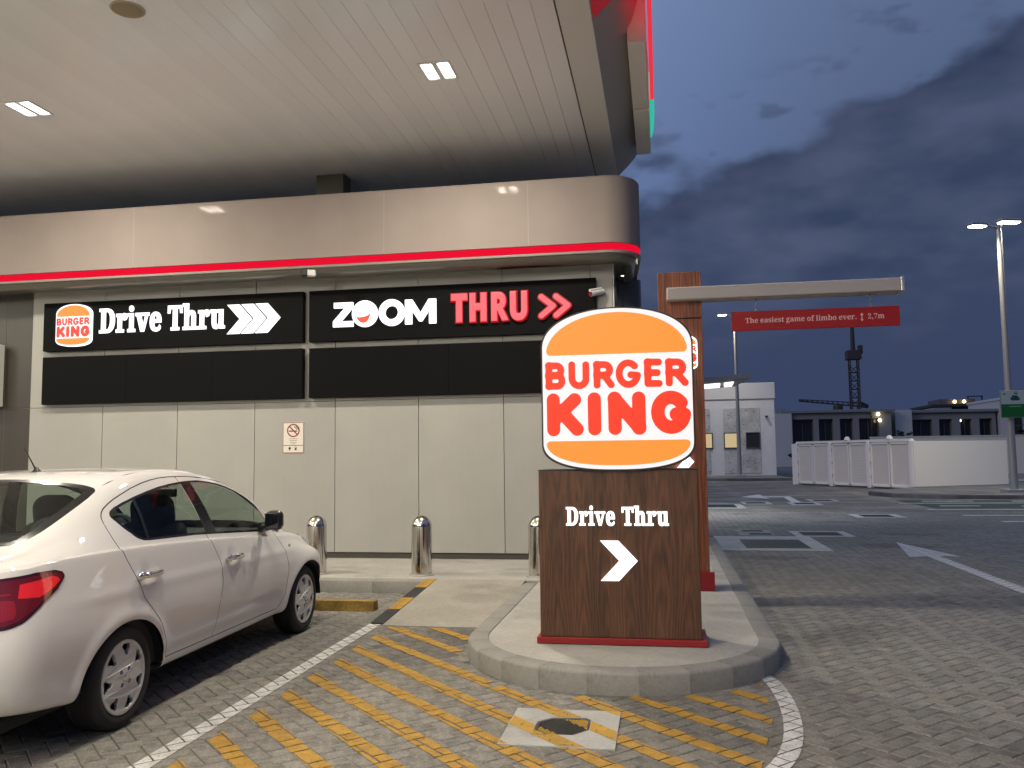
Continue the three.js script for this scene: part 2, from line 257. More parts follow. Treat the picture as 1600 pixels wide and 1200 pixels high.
  var paint = (name, polys, mat, y = 0.0035, skip, worn = 0) => {
    const pos = [], uv = [];
    for (const P0 of polys) { const P = ccw(P0), bx = [Math.min(...P.map((p) => p[0])) - 0.15, Math.max(...P.map((p) => p[0])) + 0.15, Math.min(...P.map((p) => p[1])) - 0.15, Math.max(...P.map((p) => p[1])) + 0.15];
      for (const s of spots) { if (s.x < bx[0] || s.x > bx[1] || s.z < bx[2] || s.z > bx[3] || (skip && skip(s.x, s.z))) continue;
        if (worn && rnd() < worn) continue;
        const an = s.t ? Math.PI / 4 : -Math.PI / 4, c = Math.cos(an), q = Math.sin(an), a = L / 2 - 0.0052, b = Wd / 2 - 0.0052; // local x -> (c, -q) in x, z
        const R = ccw([[-a, -b], [a, -b], [a, b], [-a, b]].map(([u, v]) => [s.x + u * c + v * q, s.z - u * q + v * c]));
        const o = clip(R, P); if (o.length < 3) continue;
        const yy = y + rnd() * 0.0006;
        for (let k = 1; k + 1 < o.length; k++) for (const v of [o[0], o[k + 1], o[k]]) { pos.push(v[0], yy, v[1]); uv.push(v[0] * 2, v[1] * 2); } } }
    const g = new THREE.BufferGeometry(); g.setAttribute('position', new THREE.Float32BufferAttribute(pos, 3)); g.setAttribute('uv', new THREE.Float32BufferAttribute(uv, 2)); g.computeVertexNormals();
    return struct(name, g, mat);
  };
  // yellow hatching between the parking line and the island
  const skipIsl = (x, z) => inIsland(x, z, 0.06), K = 1.07, wz = 0.155;
  for (let i = 0; i < 13; i++) {
    const z0 = -4.06 - 0.4270 * i, xl = -2.43 + rnd() * 0.02, xr = 0.60 - sstep(-5.2, -4.2, z0 + K * 3) * 0.16;
    let P = [[xl, z0], [xr, z0 + K * (xr - xl)], [xr, z0 + K * (xr - xl) + wz], [xl, z0 + wz]];
    P = clip(ccw(P), ccw([[-3, -7.36], [1, -7.36], [1, -2], [-3, -2]])); P = clip(P, ccw([[-3, -8], [0.61, -8], [0.59, -5.2], [0.40, -4.2], [0.0, -2.5], [-3, -2.5]]));
    if (P.length > 2) paint('hatch_stripe', [P], M.yellow, 0.0034, skipIsl);
  }
  paint('parking_line', [[[-2.635, -7.5], [-2.525, -7.5], [-2.49, -2.2], [-2.60, -2.2]]], M.white);
  const cur = [[0.60, -6.12], [0.665, -5.93], [0.693, -5.43], [0.66, -4.945], [0.597, -4.605], [0.515, -4.37], [0.40, -4.15], [0.20, -3.9], [-0.1, -3.65]];
  const cs = new THREE.CatmullRomCurve3(cur.map((p) => new THREE.Vector3(p[0], 0, p[1]))).getPoints(28), quads = [];
  for (let i = 0; i + 1 < cs.length; i++) { const f = (k) => { const a = cs[Math.max(0, k - 1)], b = cs[Math.min(cs.length - 1, k + 1)], dx = b.x - a.x, dz = b.z - a.z, l = Math.hypot(dx, dz); return [dz / l * 0.05, -dx / l * 0.05]; }, n = f(i), m = f(i + 1); quads.push([[cs[i].x + n[0], cs[i].z + n[1]], [cs[i + 1].x + m[0], cs[i + 1].z + m[1]], [cs[i + 1].x - m[0], cs[i + 1].z - m[1]], [cs[i].x - n[0], cs[i].z - n[1]]]); }
  paint('curved_line', quads, M.white, 0.0038);
  paint('straight_arrow', [[[3.72, -14.95], [3.38, -12.88], [3.73, -13.08]], [[3.72, -14.95], [3.73, -13.08], [4.10, -13.0]], [[3.64, -13.07], [3.82, -13.07], [3.82, -9.2], [3.64, -9.2]]], M.white, 0.0036);
  // markings farther out, where the joints can no longer be seen
  const sheet = (name, polys, mat, y) => { const g = polys.map((P) => { const s = new THREE.ShapeGeometry(shapeOf(P.map(([x, z]) => [x, -z]))); return s.rotateX(-Math.PI / 2).translate(0, y, 0); }); return struct(name, uvBox(flat(g)), mat); };
  sheet('turn_arrow', [[[2.55, -29.9], [3.35, -31.6], [3.35, -28.6]], [[3.35, -30.25], [4.1, -30.25], [3.95, -29.6], [3.35, -29.6]], [[3.95, -30.25], [4.2, -30.25], [4.0, -26.0], [3.72, -26.0]]], M.white, -0.008);
  sheet('green_bay', [[[6.9, -23.3], [15, -23.3], [15, -27.6], [6.9, -27.6]]], std([0.035, 0.105, 0.092], 0.9, { map: rep(stain, 0.5, 0.5) }), -0.008);
  sheet('bay_line', [[[6.6, -23.2], [15.5, -23.2], [15.5, -23.45], [6.6, -23.45]]], M.white, -0.004);
  sheet('bay_line', [[[6.6, -25.9], [15.5, -25.9], [15.5, -26.1], [6.6, -26.1]]], M.white, -0.004);
  sheet('bay_line', [[[6.7, -21.0], [15.5, -21.0], [15.5, -21.2], [6.7, -21.2]]], M.white, 0.003);
  sheet('bay_line', [[[6.9, -19.2], [15.5, -19.2], [15.5, -19.45], [6.9, -19.45]]], M.white, 0.003);
  sheet('bay_marking', [[[7.3, -24.6], [8.3, -24.6], [8.3, -24.8], [7.3, -24.8]], [[9.3, -24.5], [10.6, -24.5], [10.6, -24.75], [9.3, -24.75]], [[7.5, -26.9], [8.9, -26.9], [8.9, -27.1], [7.5, -27.1]], [[9.9, -26.8], [11.6, -26.8], [11.6, -27.05], [9.9, -27.05]]], M.white, -0.0035);
  struct('bounce_forecourt', uvBox(box(-34, 3, -0.02, -0.002, -1.2, 34), 0.35), M.bounce_forecourt);  // unseen slab, kept very pale to bounce light up to the ceiling
}
{ // kerbs, pavement slabs and the ramp
  const prof = [[0, -0.05], [0, 0.118], [-0.007, 0.131], [-0.02, 0.139], [-0.15, 0.142], [-0.15, -0.05]];
  const path = []; const add = (x, z, nx, nz) => path.push([x, z, nx, nz]);
  for (let z = -9.1; z < -6.62; z += 0.08) add(-1.5, z, -1, 0);
  for (let i = 0; i <= 44; i++) { const a = Math.PI - Math.PI * i / 44; add(-0.345 + Math.cos(a) * ISL.r, ISL.zc + Math.sin(a) * ISL.r, Math.cos(a), Math.sin(a)); }
  for (let z = -6.70; z > -14.25; z -= 0.08) add(0.81, z, 1, 0);
  const kerb = new THREE.Group(); kerb.name = 'island_kerb'; kerb.userData.kind = 'structure'; scene.add(kerb);
  const mk = [0, 1, 2, 3].map((i) => std([0.315 + i * 0.004, 0.31 + i * 0.004, 0.295 + i * 0.004], 0.85, { map: rep(concrete, 0.7, 0.7), bumpMap: rep(grainBump, 2, 2), bumpScale: 0.0012 }));
  const cuts = []; let acc = 0; path.forEach((p, i) => { if (i) acc += Math.hypot(p[0] - path[i - 1][0], p[1] - path[i - 1][1]); const want = p[1] > ISL.zc - 0.05 ? 0.30 : 0.60; if (i === 0 || acc > want) { cuts.push(i); acc = 0; } }); cuts.push(path.length - 1);
  for (let k = 0; k + 1 < cuts.length; k++) {
    const seg = path.slice(cuts[k], cuts[k + 1] + 1).map((p) => p.slice()); if (seg.length < 2) continue;
    const sh = (p, q) => { const l = Math.hypot(q[0] - p[0], q[1] - p[1]); p[0] += (q[0] - p[0]) / l * 0.0014; p[1] += (q[1] - p[1]) / l * 0.0014; }; sh(seg[0], seg[1]); sh(seg[seg.length - 1], seg[seg.length - 2]);
    part(k ? 'kerbstone_' + String(k).padStart(3, '0') : 'kerbstone', sweep(seg, prof, true), mk[Math.floor(rnd() * 4)], kerb);
  }
  part('mortar', sweep(path, prof.map(([o, h]) => [o - 0.002, h - 0.002]), true), std([0.30, 0.29, 0.27], 0.95), kerb);
  const sh = new THREE.Shape(); sh.moveTo(-1.345, 14.2); sh.lineTo(-1.345, 6.62); sh.absarc(-0.345, 6.62, 1.0, Math.PI, 2 * Math.PI, false); sh.lineTo(0.655, 14.2);
  struct('island_paving', uvBox(new THREE.ExtrudeGeometry(sh, { depth: 0.15, bevelEnabled: false, curveSegments: 40 }).rotateX(-Math.PI / 2).translate(0, -0.012, 0)), M.slab);
  struct('pavement', uvBox(box(-16, -1.352, -0.05, 0.1385, -9.28, -13)), M.slab);
  const pk = new THREE.Group(); pk.name = 'pavement_kerb'; pk.userData.kind = 'structure'; scene.add(pk);
  let k = 0; for (let x = -2.6; x > -14; x -= 0.6) part(k ? 'kerbstone_' + String(k).padStart(3, '0') : 'kerbstone', (k++, sweep([[x - 0.597, -9.15, 0, 1], [x, -9.15, 0, 1]], [[0, -0.05], [0, 0.115], [-0.01, 0.132], [-0.03, 0.139], [-0.128, 0.141], [-0.128, -0.05]], true)), mk[k % 4], pk);
  // ramp from the pavers up to the pavement, its left edge painted yellow and black
  const rs = shapeOf([[7.40, -0.02], [7.40, 0.007], [9.275, 0.141], [9.275, -0.02]]);
  struct('ramp', uvBox(extr(rs, 0.99).rotateY(Math.PI / 2).translate(-2.495, 0, 0)), M.ramp);
  const edge = new THREE.Group(); edge.name = 'ramp_edge'; edge.userData.kind = 'structure'; scene.add(edge);
  const zz = [7.46, 7.96, 8.42, 8.87, 9.275];
  for (let i = 0; i < 4; i++) { const h = (z) => 0.010 + (z - 7.4) / 1.875 * 0.134, a = zz[i] + 0.003, b = zz[i + 1] - 0.003; part(i ? 'edge_stone_' + String(i).padStart(3, '0') : 'edge_stone', uvBox(extr(shapeOf([[a, -0.03], [a, h(a)], [b, h(b)], [b, -0.03]]), 0.125).rotateY(Math.PI / 2).translate(-2.625 + 0.0, 0, 0)), i % 2 ? M.yellow : std([0.06, 0.06, 0.058], 0.8, { map: grain }), edge); }
}

// ---------------------------------------------------------------- the shop building
const ZW = -11.1;
{
  const b = thing('shop_building', 'low shop building with pale wall panels under a white fascia with red line', 'building', [0, 0, 0]);
  const jx = [-9.15, -7.96, -6.78, -5.60, -4.415, -3.23, -2.06, -0.88, -0.585], rows = [[0.215, 2.27], [2.27, 4.02]];
  part('backing', box(-15, -0.62, 0.1, 4.6, ZW - 0.05, -20), M.seamGrey, b);
  const pm = [0, 1, 2].map((i) => phys([0.375 + i * 0.007, 0.365 + i * 0.007, 0.340 + i * 0.006], 0.36, { map: rep(faint, 0.8, 0.8), clearcoat: 0.25, clearcoatRoughness: 0.25 }));
  let c = 0; for (const [y0, y1] of rows) for (let i = 0; i + 1 < jx.length; i++) part(c ? 'wall_panel_' + String(c).padStart(3, '0') : 'wall_panel', uvBox(rbox(jx[i] + 0.0035, jx[i + 1] - 0.0035, y0 + 0.003, y1 - 0.003, ZW - 0.045, ZW, 0.003, 1), 1), pm[(c++ * 7) % 3], b);
  part('plinth', box(-15, -0.60, 0.1, 0.208, ZW - 0.04, ZW - 0.012), M.darkClad, b);
  c = 0; for (const [y0, y1] of rows) for (const [x0, x1] of [[-9.62, -9.158], [-10.8, -9.628], [-12, -10.808], [-14.5, -12.008]]) part(c ? 'dark_panel_' + String(c).padStart(3, '0') : 'dark_panel', (c++, rbox(x0, x1, y0 + 0.003, y1 - 0.003, ZW - 0.09, ZW - 0.045, 0.003, 1)), M.darkClad, b);
  // curved white band, the red line let into it, the darker band and the soffit below
  const P = [], X1 = -0.66, R = 0.445, ZP = -10.6; for (let x = -15; x < X1 - 0.3; x += 0.9) P.push([x, ZP, 0, 1]);
  for (let i = 0; i <= 22; i++) { const a = (90 - 94 * i / 22) * D2R; P.push([X1 + Math.cos(a) * R, ZP - R + Math.sin(a) * R, Math.cos(a), Math.sin(a)]); }
  { const q = P[P.length - 1]; P.push([q[0] - 0.45, q[1] - 6.5, q[2], q[3]]); }
  part('fascia_band', sweep(P, [[-0.6, 5.03], [-0.02, 5.03], [0, 5.005], [0, 4.163], [-0.012, 4.160]]), M.pelmet, b);
  part('red_light_strip', sweep(P, [[-0.012, 4.157], [-0.004, 4.151], [-0.004, 4.073], [-0.012, 4.067]]), M.redLit, b, 'glowing red line along the white fascia band');
  part('fascia_lip', sweep(P, [[-0.012, 4.064], [0, 4.061], [0.006, 4.036], [0.004, 4.030], [-0.03, 4.028], [-0.10, 4.028]]), M.pelmet, b);
  part('lower_band', sweep(P, [[-0.05, 4.032], [-0.055, 3.995], [-0.075, 3.972], [-0.11, 3.955], [-0.17, 3.947], [-0.20, 3.952], [-0.20, 3.99], [-1.9, 3.99]]), M.olive, b);
  for (const [k, x] of [-12.6, -9.9, -7.2, -3.55, -1.62].entries()) part(k ? 'fascia_joint_' + String(k).padStart(3, '0') : 'fascia_joint', box(x - 0.0016, x + 0.0016, 4.17, 5.0, ZP - 0.004, ZP + 0.0008), std([0.42, 0.41, 0.39], 0.8), b);
  // dark rounded corner behind the panels
  const C = [[-0.60, ZW - 0.05, 0, 1], [-0.60, ZW - 0.06, 0.7, 0.7], [-0.585, ZW - 0.9, 1, 0.1], [-0.55, ZW - 1.02, 0.5, 0.86], [-0.50, ZW - 1.06, 0.1, 1]]; for (let i = 0; i <= 14; i++) { const a = (90 - 95 * i / 14) * D2R; C.push([-0.46 + Math.cos(a) * 0.215, ZW - 1.28 + Math.sin(a) * 0.215, Math.cos(a), Math.sin(a)]); } { const q = C[C.length - 1]; C.push([q[0] - 0.5, q[1] - 6, q[2], q[3]]); }
  part('corner_cladding', sweep(C, [[0, 0.1], [0, 4.0]]), phys([0.05, 0.048, 0.047], 0.3, { clearcoat: 0.4, clearcoatRoughness: 0.15 }), b);
  part('corner_trim', box(-0.583, -0.570, 0.15, 4.0, ZW - 0.05, ZW + 0.004), M.whitePlastic, b);
  part('roof', box(-15, -0.75, 4.55, 4.62, ZP - 0.2, -20), std([0.12, 0.12, 0.12], 0.9), b);
  part('end_light', rbox(-0.268, -0.256, 3.972, 4.022, -11.12, -11.02, 0.003, 1), glow([0.9, 0.92, 0.85], 0.6), b);
}
{ const d = thing('corner_downlight', 'small lit downlight under the fascia at the right corner of the shop', 'downlight', [-0.462, 3.984, -11.85]); part('rim', new THREE.TorusGeometry(0.055, 0.008, 8, 28).rotateX(Math.PI / 2), M.greyMetal, d); part('lens', lathe([[0, -0.006], [0.03, -0.005], [0.05, 0]], 24), glow([1, 0.95, 0.8], 5), d);
  const l = new THREE.SpotLight(0xfff0d0, 2.2, 0, 0.9, 0.6); l.position.set(-0.462, 3.955, -11.85); l.target.position.set(-0.462, 0, -11.85); l.castShadow = true; scene.add(l, l.target); }

// ---------------------------------------------------------------- the canopy overhead
const HC = 5.6;
{
  const c = thing('fuel_canopy', 'wide fuel station canopy overhead with white plank ceiling and dark curved edge', 'canopy', [0, HC, 0]);
  part('deck', flat([box(-27, -0.56, 0.05, 1.35, 22, -12.15), box(-27, -0.86, 0.05, 1.35, -12.15, -14.6)]), std([0.10, 0.10, 0.10], 0.9), c);
  const W = 0.2095, pl2 = new RoundedBoxGeometry(W - 0.0042, 0.03, 36.5, 2, 0.0035).translate(0, 0.015, 3.8), pm = [0, 1, 2].map((i) => phys([0.80 + i * 0.015, 0.81 + i * 0.015, 0.84 + i * 0.015], 0.30 + i * 0.03, { clearcoat: 0.3, clearcoatRoughness: 0.14 }));
  let x = -0.868 - W / 2, k = 0; while (x > -26.5) { const m = part(k ? 'ceiling_plank_' + String(k).padStart(3, '0') : 'ceiling_plank', pl2, pm[(k * 5) % 3], c); m.position.set(x, 0, 0); m.rotation.z = (hash(k, 3, 9) - 0.5) * 0.016 + 0.024; x -= W; k++; }
  part('edge_strip', rbox(-0.853, -0.545, -0.012, 0.05, 22, -12.46, 0.008), phys([0.66, 0.65, 0.63], 0.35, { clearcoat: 0.2, clearcoatRoughness: 0.2 }), c);
  // dark convex fascia that rises outwards from the edge
  const prof = [[-0.543, -0.005], [-0.50, 0.035], [-0.40, 0.13], [-0.29, 0.255], [-0.205, 0.40], [-0.15, 0.58], [-0.12, 0.80], [-0.11, 1.35]];
  part('fascia', [sweep([[0, 22, 1, 0], [0, -12.42, 1, 0]], prof), new THREE.ShapeGeometry(shapeOf([...prof, [-0.56, 1.35], [-0.56, 0]])).rotateY(Math.PI).scale(-1, 1, 1).translate(0, 0, -12.42)], M.fascia, c);
  part('red_swoosh', sweep([[0.008, 22, 1, 0], [0.008, -7.75, 1, 0]], [[-0.543, -0.005], [-0.50, 0.035], [-0.40, 0.13], [-0.31, 0.23]]), phys([0.62, 0.015, 0.02], 0.25, { emissive: lin(0.5, 0.01, 0.015), emissiveIntensity: 0.25 }), c, 'red band sweeping along the dark canopy edge');
  part('red_light_band', rbox(-0.036, 0.010, 0.28, 0.86, 22, -10.42, 0.006), glow([1, 0.03, 0.05], 0.85), c, 'glowing red band on the outer face of the canopy edge');
  part('sign_box', rbox(-0.25, -0.05, 0.16, 0.90, -10.44, -12.02, 0.012), std([0.78, 0.74, 0.69], 0.6), c);
  part('sign_box', rbox(-0.25, -0.058, 0.17, 0.90, -8.65, -10.41, 0.012), std([0.72, 0.68, 0.63], 0.6), c);
  part('sign_emblem', new THREE.SphereGeometry(1, 40, 24).scale(0.062, 0.34, 0.74).translate(-0.048, 0.53, -11.22), glow([0.03, 0.52, 0.36], 0.9), c, 'green lit oval emblem on the outer face of the canopy edge');
  part('column_stub', box(-4.86, -4.45, -1.05, -0.006, -11.45, -11.75), M.darkClad, c);
  for (const [px, pz] of [[-3.6, 8.5], [-14, 8.5], [-14, -2]]) part('column', rbox(px - 0.25, px + 0.25, -HC, -0.006, pz - 0.25, pz + 0.25, 0.02), M.greyMetal, c);
  // recessed twin LED fittings, with the light each gives set just below
  const proto = new THREE.Group(); let first = true;
  for (const lz of [-8.53, -3.55, 0.5, 3, 5.5, 8, 10.5, 13]) for (const lx of [-2.25, -7.19, -12.13, -17.07, -22.0]) {
    let f;
    const seen = lz < -8 && lx > -8;
    if (seen) f = thing('canopy_light', lx === -2.25 ? 'twin square LED light in the plank ceiling above the second dark sign board' : 'twin bluish LED light in the plank ceiling at the upper left corner', 'ceiling light', [lx, HC, lz], 0, 'twin LED lights recessed in the canopy ceiling');
    else { f = new THREE.Group(); f.name = 'unseen_light_fitting'; f.position.set(lx, 0, lz); c.add(f); }  // unseen fittings; the close rows behind the camera are added to brighten the ceiling
    part('frame', flat([rbox(-0.175, 0.175, -0.010, 0.0, 0.195, 0.215, 0.004, 1), rbox(-0.175, 0.175, -0.010, 0.0, -0.215, -0.195, 0.004, 1), rbox(-0.175, -0.155, -0.010, 0, -0.2, 0.2, 0.004, 1), rbox(0.155, 0.175, -0.010, 0, -0.2, 0.2, 0.004, 1), rbox(-0.025, 0.025, -0.010, 0, -0.2, 0.2, 0.004, 1)]), std([0.7, 0.7, 0.68], 0.4), f);
    for (const s of [-1, 1]) part('lens', box(s * 0.09 - 0.055, s * 0.09 + 0.055, -0.007, -0.001, -0.17, 0.17), lx === -7.19 ? glow([0.92, 0.95, 1.0], 6) : glow([1.0, 0.98, 0.9], 6), f);
    for (const s of seen ? [-1, 1] : [0]) { const l = new THREE.RectAreaLight(0xfff6e2, seen ? LAMP * 1.95 : lz < -8 ? LAMP * 1.5 : lz > 0 ? LAMP * 0.95 : LAMP * 0.9, seen ? 0.115 : 0.30, 0.36); l.position.set(lx + s * 0.09, HC - 0.016, lz); l.lookAt(lx + s * 0.09, 0, lz); scene.add(l); }
  }
}
{ const s = thing('ceiling_speaker', 'round tan speaker grille set in the plank ceiling near the upper left', 'speaker', [-4.70, HC - 0.004, -6.75]);
  part('rim', new THREE.TorusGeometry(0.142, 0.010, 10, 48).rotateX(Math.PI / 2), std([0.42, 0.36, 0.27], 0.5), s); part('grille', lathe([[0, -0.020], [0.07, -0.018], [0.12, -0.012], [0.14, -0.002]], 48), std([0.27, 0.22, 0.145], 0.7), s); }

// ---------------------------------------------------------------- lettering and the round burger emblem (units: hundredths of the emblem's drawing)
const EM = (() => {
  const r1 = 23, r2 = 44;
  const glyphs = {
    B: [[[88, 443], [140, 443], ...arc(140, 475, 30, 32, -90, 90, 8), [88, 508]], [[88, 508], [142, 508], ...arc(144, 543, 32, 36, -90, 90, 8), [88, 579]], [[88, 443], [88, 579]]],
    U: [[[243, 437], [243, 524], ...arc(290, 526, 47, 50, 180, 0, 12), [337, 437]]],
    R: [[[410, 436], [410, 572]], [[410, 436], [462, 436], ...arc(462, 471, 33, 35, -90, 90, 8), [410, 506]], [[458, 508], [503, 570]]],
    G: [[...arc(617, 497, 60, 72, -46, -350, 26), [677, 508], [634, 504]]],
    E: [[[744, 420], [815, 420]], [[744, 420], [744, 563], [816, 563]], [[744, 491], [805, 491]]],
    R2: [[[882, 420], [882, 560]], [[882, 420], [936, 420], ...arc(936, 455, 35, 35, -90, 90, 8), [882, 490]], [[930, 494], [984, 558]]],
    K: [[[115, 669], [115, 864]], [[128, 790], [258, 668]], [[165, 745], [272, 862]]],
    I: [[[389, 664], [389, 860]]],
    N: [[[523, 662], [523, 858]], [[523, 662], [681, 856]], [[681, 660], [681, 856]]],
    G2: [[...arc(888, 755, 85, 99, -40, -352, 30), [972, 772], [922, 768]]],
  };
  const out = {};
  const deskew = (x, y) => y + (x - 537) * (0.030 - 0.025 * clamp((y - 360) / 580));
  const c = [537, 590];
  for (const [k, s] of Object.entries(glyphs)) {
    const r = 'KING2'.includes(k) && k !== 'G' ? r2 : r1, fl = s.map((l) => l.map(([x, y]) => [x - c[0], c[1] - deskew(x, y)]));
    const xs = fl.flat().map((p) => p[0]), ys = fl.flat().map((p) => p[1]), f = strokesF(fl, r, 10), pad = r + 14;
    out[k] = contourShapes(f, Math.min(...xs) - pad, Math.min(...ys) - pad, Math.max(...xs) + pad, Math.max(...ys) + pad, 64);
  }
  const half = (rx, ry, cy, n, up, rc) => { const p = []; for (let i = 0; i <= 60; i++) { const a = Math.PI * i / 60, cx = Math.cos(a), sx = Math.sin(a); p.push([rx * Math.sign(cx) * Math.pow(Math.abs(cx), 2 / n), cy + up * ry * Math.pow(sx, 2 / n)]); } return p; };
  out.face = [...half(492, 258, c[1] - 316, 2.15, 1), ...half(492, 182, c[1] - 945, 2.5, -1).reverse()];
  out.casing = out.face.map(([x, y]) => [x * 1.022, y * 1.022 - 2]);
  // buns with rounded lower corners: an outline of the half ellipse shrunk and grown again
  const rounded = (pts, r) => { const f = polyF(pts), xs = pts.map((p) => p[0]), ys = pts.map((p) => p[1]); const inner = contourShapes((x, y) => f(x, y) + r, Math.min(...xs), Math.min(...ys), Math.max(...xs), Math.max(...ys), 160)[0].pts; const g = polyF(inner); return contourShapes((x, y) => g(x, y) - r, Math.min(...xs) - 5, Math.min(...ys) - 5, Math.max(...xs) + 5, Math.max(...ys) + 5, 160); };
  out.top = rounded(half(468, 280, c[1] - 364, 2.05, 1), 24); out.bottom = rounded(half(474, 163, c[1] - 938, 2.4, -1), 24);
  return out;
})();
const EMm = { white: glow([1.0, 0.91, 0.90], 1.0), orange: glow([1.0, 0.318, 0.040], 1.0, 0.02), red: glow([1.0, 0.045, 0.014], 1.0) };
function emblem(parent, s, z, mats = EMm, cas = M.blackPlastic, depth = 0.26) {
  const k = (shapes, zz, d, m, name) => part(name, extr(shapes, d).scale(s, s, 1).translate(0, 0, zz), m, parent);
  if (cas) k(shapeOf(EM.casing), z - depth, depth - 0.004, cas, 'casing');
  k(shapeOf(EM.face), z - 0.02, 0.02, mats.white, 'face');
  k(EM.top, z + 0.0005, 0.0025, mats.orange, 'bun_panel'); k(EM.bottom, z + 0.0005, 0.0025, mats.orange, 'bun_panel');
  for (const g of ['B', 'U', 'R', 'G', 'E', 'R2', 'K', 'I', 'N', 'G2']) k(EM[g], z + 0.0005, 0.003, mats.red, 'letter');
}
const chevronPts = (w, h, t) => [[0, h / 2], [t, h / 2], [w, 0], [t, -h / 2], [0, -h / 2], [w - t, 0]];
const litLetter = (g, parent, mat, side = M.letterSide) => part('letter', g, mat, parent);

// ---------------------------------------------------------------- the four dark boards on the wall
const FB = 'dark sign boards on the pale shop wall';
function board(label, x0, x1, y0, y1, joint) {
  const b = thing('sign_board', label, 'sign board', [(x0 + x1) / 2, (y0 + y1) / 2, ZW], 0, FB), w = (x1 - x0) / 2, h = (y1 - y0) / 2;
  part('back_tray', rbox(-w, w, -h, h, 0.004, 0.086, 0.006), M.board, b);
  const n = joint || 1; for (let i = 0; i < n; i++) part('board_panel', rbox(-w + 0.001 + i * 2 * w / n, -w - 0.001 + (i + 1) * 2 * w / n, -h + 0.002, h - 0.002, 0.07, 0.1, 0.003), M.board, b);
  return b;
}
{
  const a = board('upper left dark board with lit burger emblem, white Drive Thru letters and three chevrons', -8.89, -4.855, 3.09, 3.80);
  const e = new THREE.Group(); e.name = 'emblem'; e.position.set(-1.49, 0.01, 0.155); a.add(e);
  emblem(e, 0.555 / 985, 0, { white: glow([1, 0.97, 0.95], 1.1), orange: EMm.orange, red: glow([1.0, 0.07, 0.045], 0.85) }, M.letterWhite, 0.05);
  const sk = (g, x, y, z = 0.105) => g.translate(x, y, z);
  word('Drive', serif, 0.245, 0.98, 0.012, 0.011).forEach((g) => litLetter(sk(g, -1.10, -0.112), a, M.letterWhite));
  word('Thru', serif, 0.245, 0.88, 0.012, 0.011).forEach((g) => litLetter(sk(g, -0.02, -0.112), a, M.letterWhite));
  for (let i = 0; i < 3; i++) part('chevron', extr(shapeOf(chevronPts(0.375, 0.415, 0.185)), 0.012, 0.008).translate(0.895 + i * 0.212, 0.0, 0.108), M.letterWhite, a);
  board('lower left blank dark board under the Drive Thru letters', -8.885, -4.855, 2.31, 3.005, 3);
  const c = board('upper right dark board with white ZOOM letters and red THRU letters', -4.765, -0.80, 3.085, 3.80);
  // ZOOM, its first O a solid disc with a smile
  const H = 0.335, y0 = -0.168, X = (x) => x + 2.7825;
  const Z = shapeOf([[0, 0], [0, 0.075], [0.17, 0.26], [0.012, 0.26], [0.012, H], [0.285, H], [0.285, 0.265], [0.112, 0.075], [0.288, 0.075], [0.288, 0]]);
  part('letter', extr(Z, 0.035, 0.006).translate(X(-4.40), y0, 0.105), M.letterWhite, c);
  const disc = (x, hole) => { const s = new THREE.Shape(); s.absellipse(x, y0 + H / 2 + 0.002, 0.182, 0.182, 0, Math.PI * 2); if (hole) { const p = new THREE.Path(); p.absellipse(x, y0 + H / 2 + 0.002, 0.092, 0.092, 0, Math.PI * 2, true); s.holes.push(p); } return part('letter', extr(s, 0.035, 0.006).translate(0, 0, 0.105), M.letterWhite, c); };
  disc(X(-3.945), false); disc(X(-3.565), true);
  const sm = new THREE.Shape(); sm.moveTo(-0.105, 0); sm.quadraticCurveTo(0.02, -0.018, 0.10, 0.045); sm.quadraticCurveTo(0.07, -0.092, -0.012, -0.085); sm.quadraticCurveTo(-0.075, -0.075, -0.105, 0);
  part('smile', extr(sm, 0.004).translate(X(-3.955), y0 + 0.125, 0.147), glow([1.0, 0.10, 0.05], 0.9), c);
  const Mm = shapeOf([[0, 0], [0, H], [0.10, H], [0.215, 0.15], [0.33, H], [0.43, H], [0.43, 0], [0.335, 0], [0.335, 0.185], [0.235, 0.035], [0.195, 0.035], [0.095, 0.185], [0.095, 0]]);
  part('letter', extr(Mm, 0.035, 0.006).translate(X(-3.375), y0, 0.105), M.letterWhite, c);
  const halo = std([0.09, 0.002, 0.004], 0.6, { emissive: lin(0.42, 0.0, 0.008), emissiveIntensity: 0.8 });
  word('THRU', sansB, 0.258, 1.06, 0.05, 0.030).forEach((g) => part('letter_rim', g.translate(X(-2.745), y0 + 0.01, 0.085), halo, c));
  word('THRU', sansB, 0.258, 1.03, 0.035, 0.016).forEach((g) => part('letter', g.translate(X(-2.73), y0 + 0.01, 0.118), glow([1.0, 0.13, 0.16], 0.95), c));
  for (let i = 0; i < 2; i++) for (const [r, zz, m, n] of [[0.052, 0.09, halo, 'chevron_rim'], [0.034, 0.118, glow([1.0, 0.13, 0.16], 0.95), 'chevron']]) {
    const f = strokesF([[[0, 0.125], [0.155, 0], [0, -0.125]]], r, 0.01); part(n, extr(contourShapes(f, -0.08, -0.2, 0.24, 0.2, 70), 0.04).translate(X(-1.515) + i * 0.195, y0 + 0.165, zz), m, c);
  }
  board('lower right blank dark board under the ZOOM and THRU letters', -4.76, -0.80, 2.31, 3.0, 2);
  const s = thing('side_sign_box', 'pale sign box edge on the dark wall at the left side of the photo', 'sign box', [-10.4, 2.80, ZW]); part('box', rbox(-0.9, 0.80, -0.50, 0.42, 0, 0.14, 0.01), std([0.5, 0.5, 0.47], 0.5), s); part('face', rbox(-0.86, 0.76, -0.46, 0.38, 0.12, 0.145, 0.006), std([0.60, 0.60, 0.56], 0.4), s);
}
